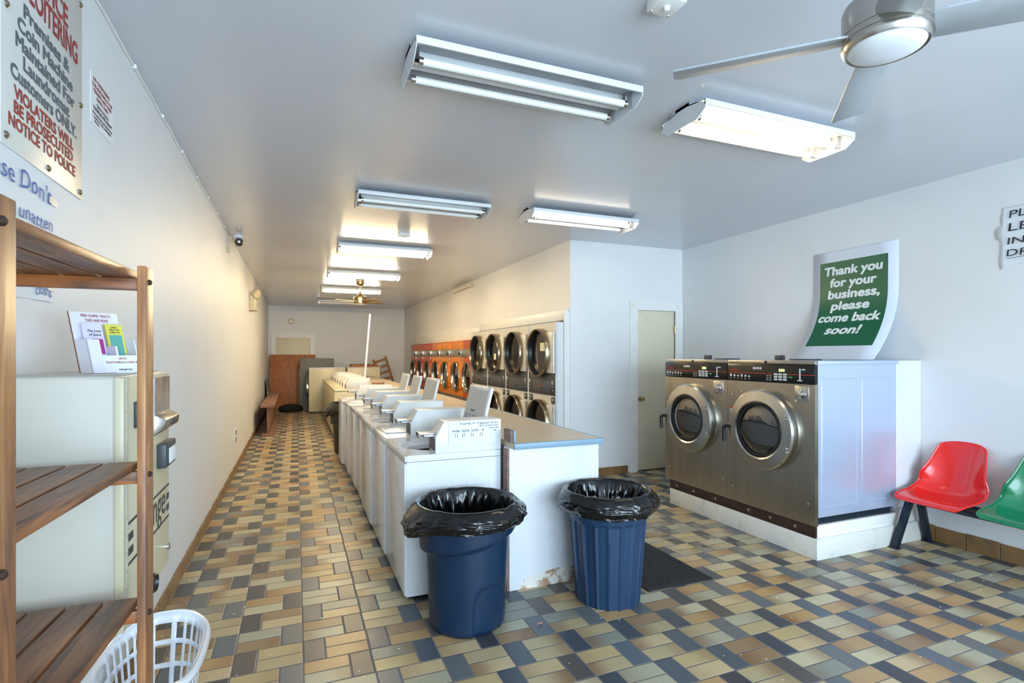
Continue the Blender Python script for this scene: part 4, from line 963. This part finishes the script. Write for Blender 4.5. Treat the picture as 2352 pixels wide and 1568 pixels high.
# ================================================================== BIG STEEL WASHERS on their plinth
XS = 4.44
b = MB(); b.box(4.45, 2.89, 0, 5.70, 4.62, 0.165, bev=0.006); r = thing('plinth', 'chipped white raised base under the two steel washers', 'plinth', (5.0, 3.75, 0)); b.build('slab', PLINTH, r)
b = MB(); b.box(4.475, 2.91, 0.165, 5.42, 2.95, 0.2595, bev=0.002); b.build('side_board', TRIMP, r)
b = MB(); b.box(4.452, 2.905, 0.168, 4.470, 4.62, 0.258, bev=0.001); ai = b.build('angle_iron', RUST, r)
for y in (3.08, 3.32, 3.55, 3.95, 4.25, 4.5):
    k = MB(); k.lathe([(0.014, 0), (0.014, -0.008), (0.006, -0.011)], (4.452, y, 0.215), 'x', 10); k.build('bolt', STEELL, ai)
def steel_washer(loc, W, label, side=True):
    """front faces -x, local z = 0 on the plinth rail; local y = 0 is the near side"""
    r = thing('drum_washer', label, 'washing machine', loc, 0, 'steel front-load washers on the plinth'); H = 1.27; D = 0.98; cz = 0.685; cy = W/2+0.035
    b = MB(); b.box(0.035, 0.022, 0.055, D, 0.034, H-0.03); b.box(0.035, W-0.034, 0.055, D, W-0.022, H-0.03); b.box(0.035, 0.034, 0.055, D, W-0.034, 0.07); b.box(D-0.02, 0.034, 0.02, D, W-0.034, H-0.03)
    cb = b.build('cabinet', GALV, r, local=True, smooth=False)
    b = MB(); b.box(0.035, 0.036, 0.0, D-0.05, W-0.036, 0.054); b.build('base_frame', BLUEBLK, r, local=True, smooth=False)
    for (xa, xb) in ((0.10, 0.50), (0.56, 0.90)):
        e = MB(); q = 0.02
        e.tube([(xa+q, 0.0218, 0.13), (xb-q, 0.0218, 0.13), (xb, 0.0218, 0.13+q), (xb, 0.0218, H-0.14-q), (xb-q, 0.0218, H-0.14), (xa+q, 0.0218, H-0.14), (xa, 0.0218, H-0.14-q), (xa, 0.0218, 0.13+q), (xa+q, 0.0218, 0.13)], 0.003, 6); e.build('pressed_panel', GALV, cb, local=True)
    b = MB(); b.box(0.036, 0.004, H-0.03, D+0.01, W-0.004, H, bev=0.004); tp = b.build('top', GALV, r, local=True)
    b = MB(); b.box(0.0, 0.0, H-0.03, 0.0355, W, H, bev=0.003); b.build('top_trim', STEEL, tp, local=True)
    k = MB(); k.lathe([(0.013, 0.001), (0.013, -0.003), (0.008, -0.004)], (0, W*0.52, H-0.015), 'x', 14); k.build('lock', BLACKP, tp, local=True)
    k = MB(); k.box(0.25, W*0.30, H, 0.42, W*0.50, H+0.012, bev=0.004); k.build('soap_lid', DARKG, tp, local=True)
    k = MB(); k.box(0.30, W*0.62, H, 0.33, W*0.72, H+0.045, bev=0.004); k.build('soap_flap', DARKG, tp, local=True)
    b = MB(); b.plate_hole(0.004, W-0.004, 0.0, H-0.185, cy, cz, 0.27, 0.0, 0.035, 56)
    b.box(-0.001, 0.0, 0.0, 0.035, 0.006, H-0.185); b.box(-0.001, W-0.006, 0.0, 0.035, W, H-0.185); fp = b.build('front_panel', STEEL, r, local=True, smooth=False)
    b = MB(); b.box(0.0, 0.002, H-0.183, 0.034, W-0.002, H-0.032, bev=0.002); pn = b.build('control_panel', PANELB, r, local=True)
    f = lambda u, v: Vector((-0.0012, W-u, v))
    z0 = H-0.183
    lettering([('SpeedQueen', 0.022, z0+0.088, 0.020, 0.115, 'l', 0.01, 0, 0)], f, REDLINE, pn, 'brand_name', local=True)
    b = MB(); b.box(-0.001, 0.004, z0+0.069, 0.001, W-0.02, z0+0.073); b.build('red_line', REDLINE, pn, local=True, smooth=False)
    def ky(u): return W-u
    def key(name, *a): bx(*a).build(name, KEYW, pn, local=True, smooth=False)
    for i in range(4): u = W*0.33+i*0.024; key('indicator', -0.001, ky(u)-0.017, z0+0.105, 0.001, ky(u), z0+0.125)
    for i in range(3):
        for j in range(3): u = W*0.575+i*0.045; key('key', -0.002, ky(u)-0.034, z0+0.02+j*0.021, 0.001, ky(u), z0+0.035+j*0.021)
    for i in range(2):
        for j in range(3): u = W*0.49+i*0.03; key('key_caption', -0.001, ky(u)-0.02, z0+0.018+j*0.017, 0.001, ky(u), z0+0.023+j*0.017)
    for i in range(6): u = 0.03+i*0.042; key('cycle_symbol', -0.001, ky(u)-0.020, z0+0.036, 0.001, ky(u), z0+0.058-0.004*(i % 3)); key('symbol_caption', -0.001, ky(u)-0.018, z0+0.018, 0.001, ky(u), z0+0.022)
    key('coin_slot', -0.002, ky(W*0.845)-0.012, z0+0.030, 0.001, ky(W*0.845), z0+0.12); key('coin_ledge', -0.002, ky(W*0.825)-0.045, z0+0.022, 0.001, ky(W*0.825), z0+0.030); key('coin_caption', -0.002, ky(W*0.87)-0.03, z0+0.108, 0.001, ky(W*0.87), z0+0.118)
    b = MB(); u = W*0.735; b.box(-0.002, ky(u)-0.034, z0+0.043, 0.001, ky(u), z0+0.055); b.build('start_key', GREENKEY, pn, local=True, smooth=False)
    b = MB(); u = W*0.63; b.box(-0.001, ky(u)-0.065, z0+0.085, 0.0005, ky(u)+0.01, z0+0.122); b.build('display', BLACKP, pn, local=True, smooth=False)
    lettering([('500', W*0.63, z0+0.092, 0.022, 0.055, 'l', 0.02, 0, 0)], f, LEDG, pn, 'display_digits', local=True)
    # door
    b = MB(); b.lathe([(0.335, 0.0), (0.34, -0.02), (0.338, -0.055), (0.325, -0.068), (0.245, -0.078), (0.232, -0.070), (0.228, -0.03), (0.235, 0.0)], (0, cy, cz), 'x', 72, cap=False); dr = b.build('door', STEELL, r, local=True)
    b = MB(); b.lathe([(0.230, -0.062), (0.222, -0.070), (0.205, -0.068), (0.200, -0.035), (0.225, 0.0)], (0, cy, cz), 'x', 56, cap=False); b.build('door_gasket', BLACKP, dr, local=True)
    b = MB(); b.lathe([(0.212, -0.052), (0.17, -0.066), (0.10, -0.075), (0.002, -0.078)], (0, cy, cz), 'x', 48); b.build('door_glass', GLASS, dr, local=True)
    b = MB(); b.lathe([(0.27, 0.0), (0.285, 0.06), (0.30, 0.55), (0.001, 0.56)], (0, cy, cz), 'x', 48, cap=False); b.build('drum', DRUM, fp, local=True)
    h = MB(); hy = cy+0.345
    h.tube([(-0.06, hy-0.035, cz-0.005), (-0.085, hy, cz-0.005), (-0.088, hy+0.02, cz-0.02), (-0.085, hy+0.026, cz-0.07), (-0.08, hy+0.024, cz-0.145)], 0.017, 10); h.build('door_handle', BLACKP, dr, local=True)
    h = MB(); h.lathe([(0.016, 0), (0.016, -0.05), (0.01, -0.06)], (-0.02, hy-0.01, cz+0.0), 'x', 12); h.build('latch_post', STEELL, dr, local=True)
    for z in (cz-0.13, cz+0.13):
        for q in (-0.014, 0.014):
            k = MB(); k.lathe([(0.011, -0.066), (0.011, -0.076), (0.004, -0.081)], (0, cy-0.285, z+q), 'x', 10); k.build('hinge_bolt', CHROME, dr, local=True)
    b = MB(); b.box(-0.006, 0.05, H-0.325, 0.002, 0.175, H-0.20, bev=0.002); lp = b.build('lock_plate', STEELL, r, local=True)
    b = MB(); b.lathe([(0.036, -0.006), (0.036, -0.016), (0.022, -0.024), (0.020, -0.03), (0.008, -0.031)], (0, 0.11, H-0.262), 'x', 20); b.build('lock_cylinder', CHROME, lp, local=True)
    b = MB(); b.box(-0.003, W-0.07, cz+0.06, 0.001, W-0.035, cz+0.17); wl = b.build('warning_label', PAPER, r, local=True, smooth=False)
    b = MB(); b.box(-0.0042, W-0.07, cz+0.145, -0.003, W-0.035, cz+0.17); b.box(-0.0042, W-0.07, cz+0.085, -0.003, W-0.035, cz+0.10); b.build('warning_band', REDLINE, wl, local=True, smooth=False)
    for (y, z) in ((0.06, 0.16), (0.30, 0.36), (W-0.06, 0.13), (W-0.06, 0.96), (W-0.17, 0.99), (W*0.62, 0.40)):
        k = MB(); k.lathe([(0.007, 0.001), (0.007, -0.004), (0.003, -0.006)], (0, y, z), 'x', 8); k.build('screw', CHROME, r, local=True)
    return r
sw = steel_washer((XS, 2.90, 0.2605), 0.889, 'steel front-load washer at the near end of the plinth, its blue-grey side showing')
dup(sw, (XS, 3.792, 0.2605), 'steel front-load washer at the far end of the plinth, beside the cream door')
b = MB(); b.box(4.50, 2.96, 0.166, 5.40, 4.60, 0.2605); struct(b, 'trim_6', BLACKP, smooth=False)
b = MB(); b.box(5.436, 2.945, 0.166, 5.788, 4.60, 1.528); b.build('side_panel', PARTP, None, smooth=False)
o = bpy.data.objects['side_panel']; recenter(o); tag(o, 'tall white boxed-in panel between the near steel washer and the right wall', 'panel')
b = MB(); b.box(5.701, 2.905, 0.0, 5.775, 2.95, 0.165); b.box(5.43, 2.915, 0.166, 5.775, 2.944, 0.285); single(b, 'skirting_board', PLINTH, 'chipped white board along the foot of the white panel by the bench', 'board', smooth=False)

# ================================================================== POSTER AND NOTICE on the right wall
r = thing('poster', 'curled white poster with a green thank-you panel above the steel washers', 'poster', (XR-0.15, 3.5, 1.53))
ZT, ZB = 2.62, 1.535; YL, YR = 3.975, 3.125
def curl(u, v, off=0):     # u 0..1 left to right, v 0..1 bottom to top
    z = ZB+(ZT-ZB)*v; q = max(0, 1-v/0.62); x = XR-0.004-0.33*q**2.1-0.012*(1-v)
    dq = 0.33*2.1*(q**1.1)/0.62 if v < 0.62 else 0.0
    n = Vector((-1, 0, dq/1.085)).normalized()
    return Vector((x, YL+(YR-YL)*u, z))+n*off
b = MB(); b.grid(lambda u, v: curl(u, v), 6, 160); o = b.build('sheet', mat('poster_card', '#D5DCE8', 0.35), r); s = o.modifiers.new('thickness', 'SOLIDIFY'); s.thickness = 0.0015; s.offset = 0
b = MB(); b.grid(lambda u, v: curl(0.09+0.80*u, 0.118+0.782*v, 0.0016), 6, 140); b.build('green_panel', GREENP, r)
pf = lambda u, v: curl(u, v, 0.0030)
lettering([('Thank you', 0.485, 0.778, 0.074, 0.68, 'c', 0.05, 0.14, 0), ('for your', 0.49, 0.668, 0.074, 0.54, 'c', 0.05, 0.14, 0), ('business,', 0.50, 0.560, 0.074, 0.60, 'c', 0.05, 0.14, 0), ('please', 0.475, 0.452, 0.074, 0.44, 'c', 0.05, 0.14, 0), ('come back', 0.48, 0.342, 0.074, 0.72, 'c', 0.05, 0.2, 0), ('soon!', 0.46, 0.228, 0.072, 0.40, 'c', 0.05, 0.3, 0)], pf, WHITEINK, r)
r = thing('handwritten_notice', 'torn white paper with black handwriting about dryers, taped to the right wall', 'notice', (XR-0.002, 2.0, 2.2))
b = MB()
def torn(u, v):
    e = (0.030 if 0.46 < v < 0.66 else 0.006*math.sin(v*17))-0.010*(v > 0.62) if u < 0.02 else 0
    c_ = 0.03*math.exp(-((u)/0.10)**2-((v)/0.10)**2)
    return Vector((XR-0.002-0.005*math.exp(-(u/0.12)**2)*abs(math.sin(v*7)), 2.385+e-0.58*u, 2.262+0.44*v-c_))
b.grid(torn, 24, 24); o = b.build('sheet', PAPERW, r); s = o.modifiers.new('thickness', 'SOLIDIFY'); s.thickness = 0.0008
lettering([('PLEASE', -2.325, 2.615, 0.055, 0.34, 'l', -0.015, 0.12, 0.03), ('LEAVE', -2.33, 2.515, 0.060, 0.36, 'l', -0.015, 0.12, 0.03), ('IN THE', -2.335, 2.415, 0.050, 0.34, 'l', -0.015, 0.1, 0.03), ('DRYERS', -2.34, 2.325, 0.05, 0.36, 'l', -0.015, 0.1, 0.03)], lambda u, v: Vector((XR-0.0135, -u, v+0.10*(u+2.34)*0.2)), BLACKINK, r)
b = MB(); b.tube([(XR-0.0135, 2.34, 2.308), (XR-0.0135, 2.15, 2.32), (XR-0.0135, 1.95, 2.325)], 0.0016, 5); b.build('underline', BLACKINK, r)

# ================================================================== BEAM SEATING (red and green shells on one bench)
r = thing('beam_seating', 'bench of red and green moulded shell seats on a dark beam along the right wall', 'seating', (5.5, 2.2, 0))
b = MB()
for x in (5.42, 5.60): b.box(x-0.02, 0.55, 0.372, x+0.02, 2.80, 0.408, bev=0.003)
b.build('beam', BLUEBLK, r)
for yl in (2.80, 0.60):
    for (xa, xb, yo) in ((5.44, 5.295, 0.03), (5.57, 5.725, 0.03)):
        b = MB(); b.prism([(xa-0.022, yl, 0.385), (xa+0.022, yl, 0.385), (xb+0.022, yl+yo, 0.0), (xb-0.022, yl+yo, 0.0)], (0, 0.05, 0), 0.003)
        lg = b.build('leg', BLUEBLK, r)
        b = MB(); b.box(xb-0.032, yl+yo-0.012, 0.0, xb+0.032, yl+yo+0.062, 0.008, bev=0.002); b.build('leg_foot', BLUEBLK, lg)
def shell(cy, m, lb, w=0.235):
    prof = [(0.475, 0.415), (0.46, 0.432), (0.40, 0.440), (0.31, 0.432), (0.22, 0.424), (0.14, 0.432), (0.085, 0.462), (0.05, 0.52), (0.028, 0.59), (0.010, 0.67), (-0.006, 0.75), (-0.022, 0.83), (-0.034, 0.865)]
    wd = [0.205, 0.232, 0.245, 0.250, 0.250, 0.246, 0.238, 0.225, 0.210, 0.195, 0.180, 0.160, 0.110]
    lift = [0.0, 0.004, 0.012, 0.03, 0.055, 0.085, 0.10, 0.09, 0.06, 0.03, 0.012, 0.0, -0.012]
    fwd = [0.0, 0.0, 0, 0.0, 0.0, 0.01, 0.05, 0.085, 0.085, 0.065, 0.045, 0.02, 0.0]
    n = len(prof)-1
    def cr(A, t):
        i = min(int(t*n), n-1); f = t*n-i
        g = lambda k: A[max(0, min(n, k))]
        p0, p1, p2, p3 = g(i-1), g(i), g(i+1), g(i+2)
        return 0.5*((2*p1)+(-p0+p2)*f+(2*p0-5*p1+4*p2-p3)*f*f+(-p0+3*p1-3*p2+p3)*f**3)
    def F(u, v):
        q = 2*u-1; a = cr([p[0] for p in prof], v); z = cr([p[1] for p in prof], v); W_ = cr(wd, v)
        e = abs(q)**2.4
        front = -0.02*(1-q*q)*max(0, 1-v*12) if v < 0.083 else 0
        return Vector((5.755-a-cr(fwd, v)*e - (0.012*(1-q*q) if v < 0.04 else 0), cy-W_*q, z+cr(lift, v)*e))
    b = MB(); b.grid(F, 25, 49); o = b.build('seat_shell', m, r, ang=80); o['label'] = lb
    s = o.modifiers.new('thickness', 'SOLIDIFY'); s.thickness = 0.006; s.offset = 0
    # rolled edge
    P = [F(0, i/48) for i in range(49)]+[F(i/24, 1) for i in range(1, 25)]+[F(1, 1-i/48) for i in range(1, 49)]+[F(1-i/24, 0) for i in range(1, 25)]
    e = MB(); e.tube(P, 0.0065, 8); e.build('rolled_edge', m, o)
    for dy in (-0.09, 0.05):
        k = MB(); k.box(5.40, cy+dy, 0.4085, 5.62, cy+dy+0.04, 0.418); k.build('seat_bracket', BLUEBLK, o)
shell(2.62, REDS, 'red shell seat'); shell(2.055, GREENS, 'green shell seat'); 

# ================================================================== REAR OF THE ROOM
def end_machine(x0, x1, y, left, lb):
    r = thing('drum_washer', lb, 'washing machine', ((x0+x1)/2, y+0.4, 0), 0, 'cream machines at the rear end of the island')
    b = MB(); b.box(x0, y, 0.03, x1, y+0.72, 1.20, bev=0.006); b.build('cabinet', CREAM, r)
    b = MB(); b.box(x0-0.004, y-0.004, 1.20, x1+0.004, y+0.73, 1.232, bev=0.004); b.build('top', ENAMEL, r)
    b = MB(); xf = x0 if left else x1; s = -1 if left else 1
    b.box(min(xf, xf+s*0.012), y+0.006, 0.05, max(xf, xf+s*0.012), y+0.71, 1.19); b.build('front_panel', DARKG, r, smooth=False)
    b = MB(); b.lathe([(0.26, s*0.012), (0.26, s*0.06), (0.24, s*0.075), (0.18, s*0.07), (0.17, s*0.03)], (xf, y+0.36, 0.68), 'x', 36); d_ = b.build('door', STEELL, r)
    b = MB(); b.lathe([(0.17, s*0.04), (0.1, s*0.07), (0.002, s*0.08)], (xf, y+0.36, 0.68), 'x', 28); b.build('door_glass', PANELB, d_)
    b = MB(); b.box(x0+0.05, y+0.05, 0, x1-0.05, y+0.68, 0.03); b.build('base', BLACKP, r, smooth=False)
end_machine(1.085, 2.03, 15.5, True, 'cream machine side on at the rear end of the island, nearer the aisle')
end_machine(2.09, 2.98, 15.5, False, 'cream machine side on at the rear end of the island, nearer the dryers')
def lean(x0, x1, y, z, t, back, name, m, lb, cat):
    b = MB(); b.box(x0, 0, 0, x1, t, z, bev=0.002); b.xform(Matrix.Translation((0, y, 0)) @ Matrix.Rotation(-back, 4, 'X'))
    return single(b, name, m, lb, cat)
lean(0.04, 1.30, 16.98, 1.60, 0.018, 0.10, 'plywood_sheet', PLYM, 'reddish plywood sheet leaning across the back door', 'plywood')
lean(0.86, 1.80, 16.36, 1.50, 0.035, 0.14, 'grey_board', GREYP, 'tall grey panel leaning behind the cream machine at the rear', 'board')
r = thing('pallet', 'pale wooden pallet standing on edge between plywood sheet and grey panel', 'pallet', (1.28, 16.72, 0))
T_ = Matrix.Translation((0, 16.66, 0)) @ Matrix.Rotation(-0.13, 4, 'X')
for i in range(8):
    b = MB(); b.box(0.82, -0.02, 0.03+i*0.155, 1.75, 0.0, 0.12+i*0.155, bev=0.002); b.xform(T_); b.build('deck_board', PALEW, r)
for x in (0.82, 1.26, 1.69):
    b = MB(); b.box(x, 0.0005, 0.02, x+0.06, 0.08, 1.21); b.xform(T_); b.build('stringer', PALEW, r, smooth=False)
b = MB(); b.box(0.0, 15.2, 0.0, 0.012, 16.3, 0.95); b.xform(Matrix.Translation((0.16, 0, 0)) @ Matrix.Rotation(-0.15, 4, 'Y')); single(b, 'grey_board', GREYP, 'narrow grey board leaning on the left wall by the plywood', 'board', smooth=False)
b = MB(); b.lathe([(0.02, 0.002), (0.30, 0.004), (0.34, 0.06), (0.30, 0.15), (0.18, 0.20), (0.02, 0.215)], (0, 0, 0), 'z', 40, fn=lambda r_, a, t: r_*(1+0.10*noise.noise(Vector((math.cos(t)*2, math.sin(t)*2, a*5)))) , cap=True)
b.xform(Matrix.Translation((0.62, 16.1, 0)) @ Matrix.Diagonal((0.95, 0.6, 1, 1))); single(b, 'black_bag', BAGDK, 'black soft bag lying on the floor in front of the plywood sheet', 'bag')
r = thing('long_bench', 'long weathered wooden bench turned along the left wall near the back', 'bench', (0.28, 13.2, 0))
b = MB(); b.box(0.12, 11.3, 0.56, 0.37, 15.1, 0.61, bev=0.004); b.build('seat_board', REDWD, r)
b = MB(); b.box(0.23, 11.42, 0.05, 0.27, 15.0, 0.56, bev=0.003); b.build('web_board', REDWD, r)
b = MB(); b.box(0.14, 11.3, 0.0, 0.36, 15.1, 0.05, bev=0.004); b.build('foot_board', REDWD, r)
r = thing('wooden_rack', 'tan slatted wooden rack standing tilted behind the cream machine nearer the dryers', 'rack', (3.4, 16.4, 0))
Tk = Matrix.Translation((3.74, 16.45, 0.106)) @ Matrix.Rotation(-0.30, 4, 'Y')
for x in (-0.42, -0.05):
    b = MB(); b.box(x, 0, 0.02, x+0.06, 0.05, 1.52, bev=0.003); b.xform(Tk); b.build('upright', TANW, r)
for i in range(7):
    b = MB(); b.box(-0.40, -0.016, 0.25+i*0.19, 0.0, -0.0005, 0.32+i*0.19, bev=0.002); b.xform(Tk); b.build('slat', TANW, r)
r = thing('wooden_rack', 'tan slatted wooden rack lying flat on the cream machines at the rear', 'rack', (2.6, 15.85, 1.2325))
for y in (15.62, 16.05):
    b = MB(); b.box(2.20, y, 1.2325, 2.95, y+0.05, 1.295, bev=0.003); b.build('rail', TANW, r)
for i in range(6):
    b = MB(); b.box(2.22+i*0.125, 15.60, 1.2955, 2.30+i*0.125, 16.12, 1.318, bev=0.002); b.build('slat', TANW, r)
b = MB(); b.cyl((1.985, 10.56, 1.139), (2.085, 10.56, 2.37), 0.019, seg=12); single(b, 'white_pole', WHITEPL, 'tall thin white pole standing on the first rear-row washer', 'pole')
